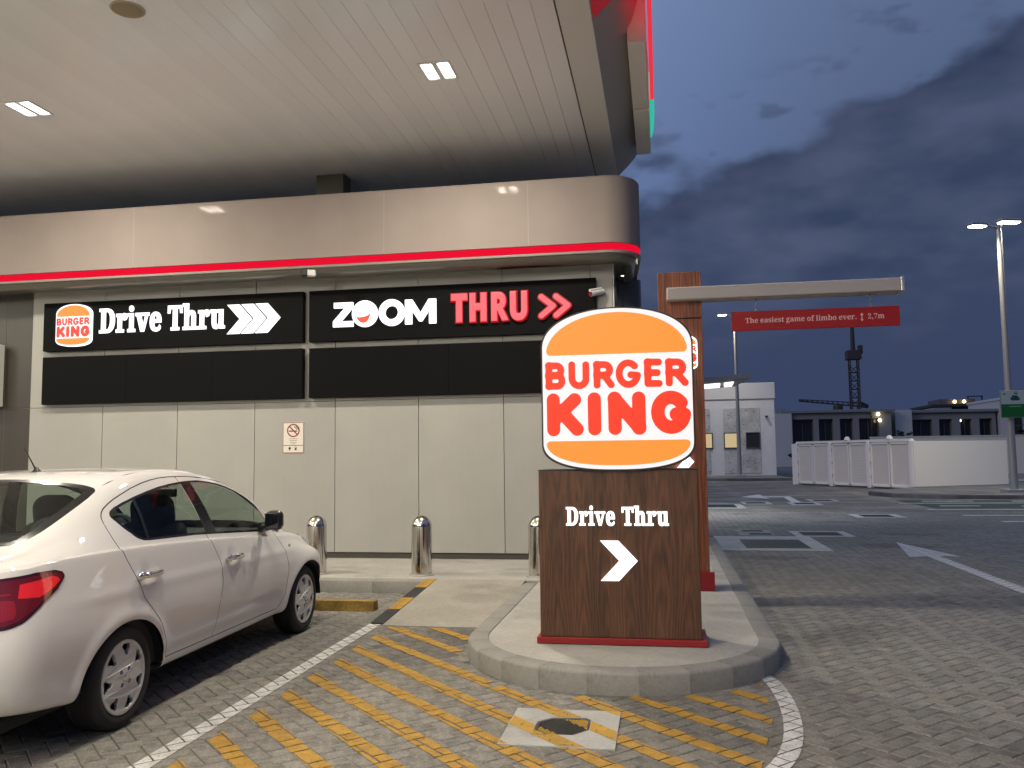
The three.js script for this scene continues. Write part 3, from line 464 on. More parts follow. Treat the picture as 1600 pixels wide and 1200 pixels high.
{ // no-smoking notice
  const W = 300, Hh = 420, cv = document.createElement('canvas'); cv.width = W; cv.height = Hh; const q = cv.getContext('2d');
  q.fillStyle = '#efe6dc'; q.fillRect(0, 0, W, Hh); q.strokeStyle = '#7a1a18'; q.lineWidth = 8; q.strokeRect(5, 5, W - 10, Hh - 10); q.beginPath(); q.moveTo(5, 316); q.lineTo(W - 5, 316); q.stroke();
  q.fillStyle = '#1d1714'; q.fillRect(86, 112, 120, 16); q.lineWidth = 9; q.strokeStyle = '#2a2320'; q.beginPath(); q.moveTo(196, 100); q.bezierCurveTo(200, 70, 160, 84, 168, 50); q.stroke(); q.beginPath(); q.moveTo(216, 104); q.bezierCurveTo(222, 62, 178, 78, 190, 44); q.stroke();
  q.strokeStyle = '#8e1310'; q.lineWidth = 17; q.beginPath(); q.arc(150, 112, 82, 0, 7); q.stroke(); q.beginPath(); q.moveTo(93, 54); q.lineTo(207, 170); q.stroke();
  q.fillStyle = '#8d827a'; for (const [y, w] of [[222, 118], [246, 104], [270, 96], [292, 70]]) q.fillRect(150 - w / 2, y, w, 7);
  q.fillStyle = '#26221f'; q.beginPath(); q.arc(100, 354, 17, 0, 7); q.fill(); q.fillRect(92, 372, 16, 12); q.fillRect(172, 352, 26, 30); q.strokeStyle = '#26221f'; q.lineWidth = 5; q.strokeRect(174, 336, 22, 18);
  const t = new THREE.CanvasTexture(cv); t.colorSpace = THREE.SRGBColorSpace;
  const s = thing('no_smoking_sign', 'small no smoking notice with red bordered circle on the pale wall', 'notice', [-5.02, 1.775, ZW]); part('plate', box(-0.158, 0.158, -0.215, 0.215, 0.001, 0.006), M.whitePlastic, s); part('print', new THREE.PlaneGeometry(0.31, 0.424).translate(0, 0, 0.0085), std([0.80, 0.80, 0.78], 0.45, { map: t }), s);
}
// cameras on the facade
{ const c = thing('security_camera', 'white box security camera hanging under the middle of the fascia band', 'camera', [-4.58, 3.985, -10.72]);
  part('mount', [lathe([[0, 0], [0.05, 0], [0.05, -0.02], [0.02, -0.03]], 24).translate(0.02, 0.0, 0.0), bar([0.02, -0.02, 0], [0.02, -0.055, 0.05], 0.013)], M.whitePlastic, c);
  part('housing', new RoundedBoxGeometry(0.10, 0.085, 0.16, 3, 0.018).rotateY(-1.05).translate(-0.01, -0.03, 0.12), M.whitePlastic, c); part('lens_hood', new RoundedBoxGeometry(0.106, 0.091, 0.075, 2, 0.012).translate(0, 0, 0.065).rotateY(-1.05).translate(-0.01, -0.03, 0.12), M.blackPlastic, c); }
{ const c = thing('bullet_camera', 'white bullet security camera beside the upper right dark board near the wall corner', 'camera', [-0.74, 3.62, ZW]);
  part('mount', [new THREE.CylinderGeometry(0.04, 0.04, 0.02, 24).rotateX(Math.PI / 2).translate(0, 0, 0.011), bar([0, 0, 0.01], [-0.03, -0.02, 0.09], 0.014)], M.whitePlastic, c);
  part('barrel', bar([0.03, 0.0, 0.06], [-0.12, -0.055, 0.20], 0.036, 24), M.whitePlastic, c); part('lens', bar([-0.112, -0.052, 0.193], [-0.127, -0.0575, 0.2067], 0.031, 20), phys([0.12, 0.01, 0.012], 0.1, { clearcoat: 1 }), c); part('sun_shield', bar([0.01, 0.032, 0.085], [-0.13, -0.012, 0.215], 0.018, 10), M.whitePlastic, c); }
// steel bollards
{ const lb = ['steel bollard half hidden by the front of the white car', 'steel bollard standing free at the top of the ramp', 'steel bollard half hidden by the wooden sign pedestal'];
  const r = 0.118, h = 0.68, prof = [[r + 0.012, 0], [r + 0.012, 0.008], [r, 0.012], [r, h - 0.13]]; for (let i = 1; i <= 12; i++) { const a = Math.PI / 2 * i / 12; prof.push([r * Math.cos(a), h - 0.13 + 0.13 * Math.sin(a)]); } prof[prof.length - 1][0] = 0;
  [-4.05, -2.765, -1.40].forEach((x, i) => { const b = thing('bollard', lb[i], 'bollard', [x, 0.1385, -9.62], 0, 'steel bollards along the shop wall'); part('post', lathe(prof, 48), M.steel, b); part('base_ring', lathe([[r + 0.001, 0.0], [r + 0.03, 0.0], [r + 0.03, 0.006], [r + 0.001, 0.014]], 48), M.greyMetal, b); }); }
{ const w = thing('wheel_stop', 'yellow painted wheel stop block in front of the parked white car', 'wheel stop', [-3.62, 0, -8.13]); part('block', extr(shapeOf([[-0.075, 0], [-0.055, 0.095], [0.055, 0.095], [0.075, 0]]), 1.62, 0.008).rotateY(Math.PI / 2).translate(-0.81, 0, 0), std([0.58, 0.36, 0.06], 0.75, { map: grain }), w); }

// ---------------------------------------------------------------- the lit pedestal sign on the island
{
  const s = thing('monument_sign', 'wooden pedestal sign with big lit burger emblem, Drive Thru letters and white chevron', 'sign', [-0.32, 0.1425, -6.25]);
  part('base_plinth', rbox(-0.61, 0.60, 0.0, 0.045, 0.022, -0.40, 0.004), M.redBase, s);
  part('pedestal', uvBox(rbox(-0.585, 0.562, 0.045, 1.238, 0, -0.36, 0.006), 0.8), M.wood, s);
  part('pedestal_cap', rbox(-0.59, 0.567, 1.238, 1.246, 0.003, -0.363, 0.003), M.blackPlastic, s);
  part('mounting_post', flat([box(-0.32, -0.25, 1.24, 1.45, -0.15, -0.22), box(0.21, 0.28, 1.24, 1.45, -0.15, -0.22)]), M.blackPlastic, s);
  word('Drive', serif, 0.092, 0.355, 0.006, 0.004).forEach((g) => litLetter(g.translate(-0.385, 0.845, 0.008), s, M.letterWhite));
  word('Thru', serif, 0.092, 0.335, 0.006, 0.004).forEach((g) => litLetter(g.translate(0.018, 0.845, 0.008), s, M.letterWhite));
  part('chevron', extr(shapeOf(chevronPts(0.265, 0.285, 0.130)), 0.012, 0.006).translate(-0.140, 0.592, 0.008), M.letterWhite, s);
  const e = new THREE.Group(); e.name = 'emblem_box'; e.position.set(0.002, 1.838, 0.02); s.add(e);
  emblem(e, 1.085 / 985, 0, EMm, M.blackPlastic, 0.24);
  const l = new THREE.RectAreaLight(0xffd9b8, 0.5, 1.0, 1.0); l.position.set(-0.32, 1.98, -6.215); l.lookAt(-0.32, 1.98, 0); scene.add(l);
}
// ---------------------------------------------------------------- the height gauge
{
  const t = thing('height_gauge', 'tall wooden post with red foot and pale overhead beam behind the pedestal sign', 'height gauge', [0.21, 0.1425, -8.75]);
  part('foot', rbox(-0.255, 0.265, 0, 0.185, 0.03, -0.34, 0.004), M.redBase, t);
  part('post', uvBox(rbox(-0.215, 0.222, 0.185, 2.715, 0, -0.30, 0.005), 0.8), M.wood2, t); part('post', uvBox(rbox(-0.215, 0.220, 2.727, 3.20, 0, -0.30, 0.005), 0.8), M.wood2, t);
  part('seam', box(-0.20, 0.20, 2.70, 2.74, -0.01, -0.29), M.seam, t);
  part('beam', rbox(-0.125, 2.10, 2.895, 3.025, 0.11, -0.13, 0.012), std([0.42, 0.385, 0.36], 0.5), t); part('beam_cap', rbox(2.098, 2.135, 2.888, 3.032, 0.117, -0.137, 0.010), phys([0.6, 0.58, 0.55], 0.3, { metalness: 0.6 }), t);
  const e = new THREE.Group(); e.name = 'emblem'; e.position.set(-0.005, 2.37, 0.05); t.add(e); emblem(e, 0.33 / 985, 0, { white: M.letterWhite, orange: EMm.orange, red: EMm.red }, M.letterWhite, 0.045);
  part('lit_chevron', extr(shapeOf(chevronPts(0.23, 0.25, 0.115)), 0.03, 0.008).translate(-0.13, 1.27, 0.01), M.letterWhite, t);
  // hanging clearance board
  const cv = document.createElement('canvas'); cv.width = 1600; cv.height = 200; const q = cv.getContext('2d'); q.fillStyle = '#b01518'; q.fillRect(0, 0, 1600, 200); q.fillStyle = '#f0c9c4';
  q.font = 'bold 76px serif'; const txt = 'The easiest game of limbo ever.'; const wv = q.measureText(txt).width; q.save(); q.translate(132, 122); q.scale(1072 / wv, 1); q.fillText(txt, 0, 0); q.restore();
  q.fillRect(1246, 72, 9, 60); for (const [y, d] of [[56, 1], [148, -1]]) { q.beginPath(); q.moveTo(1250.5, y); q.lineTo(1234, y + d * 26); q.lineTo(1267, y + d * 26); q.fill(); }
  q.save(); q.font = 'bold 74px serif'; q.translate(1304, 122); q.scale(158 / q.measureText('2,7m').width, 1); q.fillText('2,7m', 0, 0); q.restore();
  const tx = new THREE.CanvasTexture(cv); tx.colorSpace = THREE.SRGBColorSpace;
  const b = thing('clearance_board', 'long red hanging board with pale lettering about a game of limbo', 'clearance sign', [1.515, 2.81, -8.75]);
  part('plate', rbox(-0.797, 0.797, -0.098, 0.098, -0.016, 0.006, 0.003), M.redSign, b); part('print', new THREE.PlaneGeometry(1.586, 0.188).translate(0, 0, 0.0085), std([0.85, 0.85, 0.85], 0.5, { map: tx }), b);
  for (const x of [-0.555, 0.53]) part('hook', [tubeGeo([[x, 0.235, 0], [x, 0.15, 0], [x - 0.012, 0.135, 0], [x, 0.12, 0], [x + 0.012, 0.132, 0]], 0.005, 20, 6), new THREE.TorusGeometry(0.012, 0.004, 6, 16).translate(x, 0.108, 0)], M.greyMetal, b);
}

// ---------------------------------------------------------------- covers and gratings in the ground
function cover(label, x0, x1, z0, z1, gx0, gx1, gz0, gz1, kind, y = 0.004) {
  const c = thing('drain_cover', label, 'drain cover', [(x0 + x1) / 2, y, (z0 + z1) / 2], 0, 'covers set in the paving'), X = (v) => v - (x0 + x1) / 2, Z = (v) => v - (z0 + z1) / 2, fr = std([0.62, 0.61, 0.59], 0.85, { map: rep(concrete, 0.8, 0.8) });
  const y0 = -0.03, y1 = 0.004;
  part('frame', uvBox(flat([box(X(x0), X(gx0), y0, y1, Z(z0), Z(z1)), box(X(gx1), X(x1), y0, y1, Z(z0), Z(z1)), box(X(gx0), X(gx1), y0, y1, Z(z0), Z(gz0)), box(X(gx0), X(gx1), y0, y1, Z(gz1), Z(z1))])), fr, c);
  part('pit', box(X(gx0), X(gx1), -0.032, -0.022, Z(gz0), Z(gz1)), M.seam, c);
  const bars = [], iron = std([0.020, 0.021, 0.023], 0.75);
  if (kind === 'grate') { const n = Math.round((gx1 - gx0) / 0.055); for (let i = 0; i < n; i++) bars.push(box(X(gx0) + (i + 0.18) * (gx1 - gx0) / n, X(gx0) + (i + 0.82) * (gx1 - gx0) / n, -0.022, 0.002, Z(gz0), Z(gz1))); for (let i = 1; i < 4; i++) bars.push(box(X(gx0), X(gx1), -0.022, -0.004, Z(gz0) + i * (gz1 - gz0) / 4 - 0.01, Z(gz0) + i * (gz1 - gz0) / 4 + 0.01)); }
  else { bars.push(box(X(gx0) + 0.01, X(gx1) - 0.01, -0.022, 0.0, Z(gz0) + 0.01 * Math.sign(gz1 - gz0), Z(gz1) - 0.01 * Math.sign(gz1 - gz0))); for (let i = 0; i < 9; i++) for (let j = 0; j < 7; j++) bars.push(box(X(gx0) + 0.04 + i * (gx1 - gx0 - 0.08) / 9, X(gx0) + 0.04 + (i + 0.6) * (gx1 - gx0 - 0.08) / 9, 0, 0.003, Z(gz0) + (j + 0.3) * (gz1 - gz0) / 7, Z(gz0) + (j + 0.7) * (gz1 - gz0) / 7)); }
  part('grate', bars, iron, c); return c;
}
cover('wide barred grating beside the far end of the island kerb', 0.86, 2.5, -13.62, -15.85, 1.26, 2.24, -13.88, -15.28, 'grate');
cover('dark square cover in pale frame right of the wide grating', 2.30, 3.28, -15.86, -16.88, 2.44, 3.14, -16.0, -16.74, 'lid');
cover('lone dark cover in the middle of the drive, nearest the large white arrow tip', 4.28, 5.33, -20.35, -21.42, 4.46, 5.15, -20.52, -21.25, 'lid');
cover('dark cover behind the height gauge post, leftmost of the far covers', 0.9, 2.2, -23.9, -25.95, 1.0, 2.0, -24.15, -25.7, 'lid', -0.008);
cover('dark far cover between the leftmost cover and the turn arrow', 2.28, 3.1, -25.75, -26.95, 2.4, 2.98, -25.95, -26.75, 'lid', -0.008);
cover('dark far cover at the tail of the bent turn arrow', 3.6, 4.42, -25.3, -26.5, 3.72, 4.3, -25.5, -26.3, 'lid', -0.003);
cover('farthest dark cover to the right of the bent turn arrow', 4.4, 5.22, -27.05, -28.25, 4.52, 5.1, -27.25, -28.05, 'lid', -0.008);
{ const c = thing('twin_slot_cover', 'pale concrete cover with two dark slots behind the wide grating', 'drain cover', [1.65, 0.004, -16.45]); part('slab', uvBox(rbox(-0.32, 0.32, -0.03, 0.005, -0.72, 0.55, 0.004)), std([0.5, 0.49, 0.47], 0.85, { map: rep(stain, 0.8, 0.8) }), c); for (const [x, z] of [[-0.02, -0.45], [0.06, 0.18]]) part('slot', box(x - 0.18, x + 0.2, 0.0, 0.0075, z - 0.13, z + 0.13), M.seam, c); }
{ // the near manhole: concrete surround with an eight-sided iron lid, the hatching painted across it
  const c = thing('manhole', 'square concrete manhole with eight-sided iron lid in the yellow hatching', 'manhole', [-0.58, 0.003, -4.79]);
  const oc = [[-0.075, -0.165], [0.12, -0.185], [0.145, -0.15], [0.148, 0.03], [0.07, 0.125], [-0.075, 0.13], [-0.148, 0.06], [-0.148, -0.08]].map(([x, z]) => [x, -z]);
  const sh = shapeOf([[-0.305, -0.315], [0.305, -0.315], [0.305, 0.325], [-0.305, 0.325]]); sh.holes.push(new THREE.Path(oc.map((p) => new THREE.Vector2(...p))));
  part('surround', uvBox(extr(sh, 0.03, 0.003).rotateX(-Math.PI / 2).translate(0, -0.027, 0)), std([0.50, 0.505, 0.50], 0.8, { map: rep(concrete, 0.9, 0.9), bumpMap: grainBump, bumpScale: 0.0008 }), c);
  const iron = std([0.045, 0.044, 0.042], 0.5, { metalness: 0.5 }), f = polyF(oc), ribs = [], ribsY = [];
  part('lid_seat', extr(shapeOf(oc), 0.004).rotateX(-Math.PI / 2).translate(0, -0.02, 0), M.seam, c);
  const onStripe = (x, z) => { const zz = z - 4.79, xx = x - 0.58; const q = (zz + 4.06 - 1.07 * (xx + 2.43)) / -0.427; const fq = ((q % 1) + 1) % 1; return fq > 0.70 || fq < 0.06; };
  for (let i = -8; i <= 8; i++) for (let j = -9; j <= 9; j++) { const x = i * 0.0185 + (j % 2) * 0.009, z = j * 0.0185 - 0.02; if (f(x, -z) > -0.014) continue; (onStripe(x, z) ? ribsY : ribs).push(rbox(x - 0.0075, x + 0.0075, -0.018, 0.0015, z - 0.0045, z + 0.0045, 0.002, 1)); }
  { const rs = shapeOf(oc.map((p) => [p[0] * 0.985, p[1] * 0.985])); rs.holes.push(new THREE.Path(oc.map((p) => new THREE.Vector2(p[0] * 0.90, p[1] * 0.90)).reverse())); part('lid_rim', extr(rs, 0.018, 0.002).rotateX(-Math.PI / 2).translate(0, -0.0165, 0), std([0.075, 0.073, 0.07], 0.45, { metalness: 0.5 }), c); }
  part('lid', [extr(shapeOf(oc.map((p) => [p[0] * 0.97, p[1] * 0.97])), 0.012).rotateX(-Math.PI / 2).translate(0, -0.017, 0), ...ribs], iron, c); part('painted_rib', ribsY, std([0.42, 0.25, 0.03], 0.7), c);
  const st = []; for (let i = 0; i < 16; i++) { const z0 = -4.06 - 0.427 * i + 4.79, a = (x) => z0 + 1.07 * (x + 1.85); let P = [[-0.30, a(-0.30)], [0.30, a(0.30)], [0.30, a(0.30) + 0.155], [-0.30, a(-0.30) + 0.155]]; P = clipRect(P, -0.298, 0.298, -0.315, 0.308); if (P.length > 2) { const g = shapeOf(P.map(([x, z]) => [x, -z])); st.push(g); } }
  // paint on the surround only: cut round the lid
  const outl = oc; const pieces = []; for (const s of st) { const pts = s.getPoints().map((p) => [p.x, p.y]); const fp = polyF(pts); pieces.push(...contourShapes((x, y) => Math.max(fp(x, y), -f(x, y) + 0.004), -0.31, -0.33, 0.31, 0.33, 150)); }
  part('hatch_paint', pieces.map((s) => new THREE.ShapeGeometry(s).rotateX(-Math.PI / 2).translate(0, 0.0078, 0)), std([0.50, 0.29, 0.04], 0.75, { map: paintTex }), c);
}
function clipRect(P, x0, x1, z0, z1) { const cut = (Q, f) => { const o = []; Q.forEach((p, i) => { const q = Q[(i + 1) % Q.length], a = f(p), b = f(q); if (a >= 0) o.push(p); if ((a >= 0) !== (b >= 0)) { const t = a / (a - b); o.push([p[0] + (q[0] - p[0]) * t, p[1] + (q[1] - p[1]) * t]); } }); return o; }; for (const f of [(p) => p[0] - x0, (p) => x1 - p[0], (p) => p[1] - z0, (p) => z1 - p[1]]) if (P.length) P = cut(P, f); return P; }

// ---------------------------------------------------------------- the far side of the yard
{
  const w = thing('utility_building', 'plain white utility building with small windows, two of them lit', 'building', [6.55, 0, -52]);
  const wall = std([0.74, 0.75, 0.77], 0.8, { map: faint });
  part('wall', uvBox(flat([box(-10, 0, 0, 5.45, 0, -14)])), wall, w); part('parapet', rbox(-10, 0.06, 4.62, 5.58, 0.07, -14, 0.03), std([0.62, 0.63, 0.65], 0.8), w);
  for (const [x0, x1] of [[-2.95, -0.85], [-6.6, -3.72]]) { part('render_panel', uvBox(rbox(x0, x1, 0.25, 4.1, -0.02, 0.035, 0.01)), std([0.60, 0.61, 0.62], 0.95, { map: rep(paintTex, 0.3, 0.3) }), w); }
  const win = (x, lit) => { const f = part('window', flat([rbox(x - 0.40, x + 0.40, 1.72, 1.78, 0.03, 0.09, 0.01), rbox(x - 0.40, x + 0.40, 2.60, 2.66, 0.03, 0.09, 0.01), rbox(x - 0.40, x - 0.34, 1.7, 2.66, 0.03, 0.09, 0.01), rbox(x + 0.34, x + 0.40, 1.7, 2.66, 0.03, 0.09, 0.01)]), std([0.05, 0.05, 0.055], 0.5), w); part('pane', box(x - 0.34, x + 0.34, 1.78, 2.6, 0.04, 0.05), lit ? glow([1, 0.78, 0.42], 0.55) : std([0.03, 0.032, 0.036], 0.15), f); };
  win(-2.55, true); win(-1.28, false); win(-3.98, true);
  part('lamp', [rbox(-0.55, -0.40, 3.55, 3.62, 0, 0.28, 0.02)], M.blackPlastic, w);
}
{ // small cantilevered roof with light panels, the end of the drive-thru lane's canopy
  const k = thing('lane_roof', 'thin flat grey roof with lit panels beneath, behind the height gauge post', 'roof', [2.07, 3.2, -20.1]);
  const pr = (P, y0, y1) => extr(shapeOf(P.map(([x, z]) => [x - 2.07, -(z + 20.1)])), y1 - y0).rotateX(-Math.PI / 2).translate(0, y0, 0);
  part('slab', pr([[2.07, -20.1], [1.89, -22.73], [-2.6, -26.4], [-2.4, -23.7]], 0, 0.105), std([0.34, 0.33, 0.33], 0.6), k);
  for (const P of [[[1.53, -21.37], [1.73, -21.06], [1.78, -22.26], [1.60, -22.41]], [[1.44, -21.44], [1.50, -22.50], [0.2, -23.55], [0.12, -22.48]], [[0.02, -22.56], [0.1, -23.63], [-1.3, -24.77], [-1.4, -23.69]]]) part('light_panel', pr(P, -0.035, -0.002), glow([0.95, 1.0, 0.98], 1.8), k);
  part('column', box(-3.9, -3.7, -3.2, -0.002, -4.6, -4.4), M.greyMetal, k);
  const l = new THREE.RectAreaLight(0xf8fbff, 40, 1.3, 0.9); l.position.set(0.9, 3.14, -22.1); l.lookAt(0.9, 0, -22.1); scene.add(l);
}
{ // louvred white enclosure
  const A = new THREE.Vector3(6.07, 0, -40.7), B = new THREE.Vector3(9.35, 0, -34.6), len = A.distanceTo(B), g = thing('bin_enclosure', 'white louvred enclosure of double doors standing at an angle to the yard', 'enclosure', [A.x, 0, A.z], -Math.atan2(B.z - A.z, B.x - A.x));
  const wh = std([0.90, 0.865, 0.80], 0.6), H = 1.84, n = 3, bay = len / n;
  part('wall', flat([box(-0.3, 0, 0, H, 0.08, -0.10), box(len, len + 0.16, 0, H, 0.08, -4.5), box(0, len, H, H + 0.10, 0.06, -0.08)]), wh, g);
  for (let i = 0; i <= n; i++) part('post', [rbox(i * bay - 0.09, i * bay + 0.09, 0, H + 0.02, 0.09, -0.09, 0.015)], wh, g);
  for (let i = 0; i < n; i++) for (let s = 0; s < 2; s++) {
    const x0 = i * bay + 0.11 + s * (bay / 2 - 0.09), x1 = x0 + bay / 2 - 0.13;
    const d = part('door', [rbox(x0, x0 + 0.07, 0.06, H - 0.03, -0.02, 0.045, 0.008), rbox(x1 - 0.07, x1, 0.06, H - 0.03, -0.02, 0.045, 0.008), rbox(x0, x1, 0.06, 0.14, -0.02, 0.045, 0.008), rbox(x0, x1, H - 0.10, H - 0.03, -0.02, 0.045, 0.008)], wh, g);
    const sl = []; for (let y = 0.17; y < H - 0.12; y += 0.062) sl.push(box(x0 + 0.07, x1 - 0.07, -0.004, 0.004, -0.032, 0.032).rotateX(-1.2).translate(0, y, 0.005)); part('louvre', sl, wh, d); part('backing', box(x0 + 0.07, x1 - 0.07, 0.14, H - 0.1, -0.035, -0.028), std([0.88, 0.85, 0.79], 0.8), d);
    if (s === 0) part('hinge', [0.4, 0.95, 1.5].map((y) => rbox(x0 - 0.035, x0 + 0.02, y, y + 0.14, 0.03, 0.075, 0.008)), std([0.5, 0.5, 0.5], 0.5), d);
  }
  for (const x of [bay * 1.45, bay * 2.5]) part('cap_light', lathe([[0.12, 0], [0.12, 0.06], [0.07, 0.14], [0, 0.16]], 16).translate(x, H + 0.10, 0), wh, g);
}
{ const w = thing('boundary_wall', 'long plain white boundary wall behind the parking strip', 'wall', [10.9, 0, -41.6]); const m = std([0.70, 0.685, 0.62], 0.8, { map: rep(faint, 0.3, 0.3) }); part('wall', uvBox(box(-1.4, 6.3, 0, 2.08, 0, -0.25)), m, w); part('wall', uvBox(box(6.3, 26, 0, 2.22, 0.5, 0.2)), m, w); part('coping', flat([box(-1.42, 6.32, 2.08, 2.13, 0.03, -0.28), box(6.28, 26, 2.22, 2.27, 0.53, 0.17)]), std([0.55, 0.55, 0.54], 0.8), w); part('footing', box(-1.4, 26, 0, 0.42, 0.9, 0.52), std([0.28, 0.28, 0.29], 0.85), w); part('upstand', box(0.4, 26, 0, 0.20, 1.5, 1.4), std([0.5, 0.5, 0.5], 0.8), w); }
{ const w = thing('low_wall', 'low white wall between the utility building and the louvred enclosure', 'wall', [6.5, 0, -45]); part('wall', uvBox(box(0, 2.0, 0, 1.1, 0, -0.25)), std([0.6, 0.61, 0.63], 0.8, { map: rep(stain, 0.2, 0.2) }), w); part('coping', box(-0.02, 2.02, 1.1, 1.15, 0.03, -0.28), std([0.55, 0.55, 0.55], 0.8), w); }
{ // raised footway in front of it
  const s = new THREE.Shape([[6.9, 31.0], [7.3, 29.4], [8.4, 28.4], [10.2, 28.1], [40, 28.1], [40, 42], [8.9, 42], [9.6, 34.8]].map((p) => new THREE.Vector2(...p)));
  struct('footway', uvBox(new THREE.ExtrudeGeometry(s, { depth: 0.14, bevelEnabled: true, bevelSize: 0.03, bevelThickness: 0.03, bevelOffset: -0.03, bevelSegments: 2 }).rotateX(-Math.PI / 2).translate(0, -0.045, 0)), std([0.34, 0.34, 0.335], 0.85, { map: rep(stain, 0.3, 0.3) }));
  struct('kerb_strip', uvBox(flat([box(0, 8.0, 0, 0.05, 0, 0.28).rotateY(-Math.atan2(6.1, 3.28)).translate(6.45, -0.012, -41.0)])), std([0.42, 0.34, 0.20], 0.9));
  struct('far_footway', uvBox(box(-6, 6.6, -0.02, 0.13, -46.5, -60)), std([0.34, 0.35, 0.36], 0.85, { map: rep(stain, 0.2, 0.2) }));
}
function streetLamp(label, x, z, y0, h, r, heads) {
  const l = thing('street_lamp', label, 'street lamp', [x, y0, z]); const m = std([0.36, 0.36, 0.35], 0.45, { metalness: 0.3 });
  part('base_plate', rbox(-0.32, 0.32, 0, 0.12, -0.32, 0.32, 0.02), m, l); part('pole', bar([0, 0.1, 0], [0, h, 0], r, 16, r * 0.62), m, l);
  for (const [dx, dz, dy, len] of heads) { const a = part('arm', bar([0, h - 0.10, 0], [dx * 0.55, h + dy, dz * 0.55], 0.045, 8), m, l); part('lamp_head', new RoundedBoxGeometry(len, 0.10, 0.34, 2, 0.04).rotateY(-Math.atan2(dz, dx)).translate(dx, h + dy + 0.03, dz), m, l); part('lens', new RoundedBoxGeometry(len * 0.82, 0.05, 0.26, 2, 0.02).rotateY(-Math.atan2(dz, dx)).translate(dx, h + dy - 0.03, dz), glow([1, 0.97, 0.86], 14), l);
    const s = new THREE.SpotLight(0xfff2d8, 75, 0, 1.25, 0.7); s.shadow.radius = 6; s.position.set(x + dx, y0 + h + dy - 0.09, z + dz); s.target.position.set(x + dx, 0, z + dz); s.castShadow = true; scene.add(s, s.target); }
  return l;
}
{
  streetLamp('tall grey street lamp with two bright heads above the green sign', 11.02, -29.7, 0.1, 8.70, 0.12, [[-0.75, 0.3, -0.05, 0.62], [0.36, -0.1, 0.12, 0.80]]);
  streetLamp('distant slim street lamp with one head in front of the white utility building', 4.2, -49.0, 0.12, 9.1, 0.12, [[-0.68, 0.1, 0.02, 0.55]]);
  const cv = document.createElement('canvas'); cv.width = 256; cv.height = 256; const q = cv.getContext('2d'); q.fillStyle = '#b9c6c6'; q.fillRect(0, 0, 256, 128); q.fillStyle = '#0d6a2c'; q.fillRect(0, 128, 256, 128); q.fillStyle = '#2b4a48'; q.beginPath(); q.roundRect(88, 58, 84, 34, 12); q.fill(); q.beginPath(); q.roundRect(102, 40, 54, 26, 10); q.fill(); q.fillRect(24, 20, 18, 14); q.fillRect(122, 14, 34, 14); q.fillStyle = '#6fae84'; q.fillRect(70, 146, 110, 10);
  const t = new THREE.CanvasTexture(cv); t.colorSpace = THREE.SRGBColorSpace;
  const sgs = 0.92, s = thing('parking_sign', 'white and green parking sign fixed to the tall street lamp pole', 'sign', [11.10, 2.92, -29.45]); part('plate', rbox(-0.43, 0.43, -0.43, 0.43, -0.03, 0, 0.01), std([0.2, 0.22, 0.22], 0.5), s); part('print', new THREE.PlaneGeometry(0.82, 0.82).translate(0, 0, 0.004), std([0.8, 0.8, 0.8], 0.5, { map: t }), s); part('clamp', box(-0.25, 0.0, -0.1, 0.1, -0.15, -0.03), M.greyMetal, s);
}
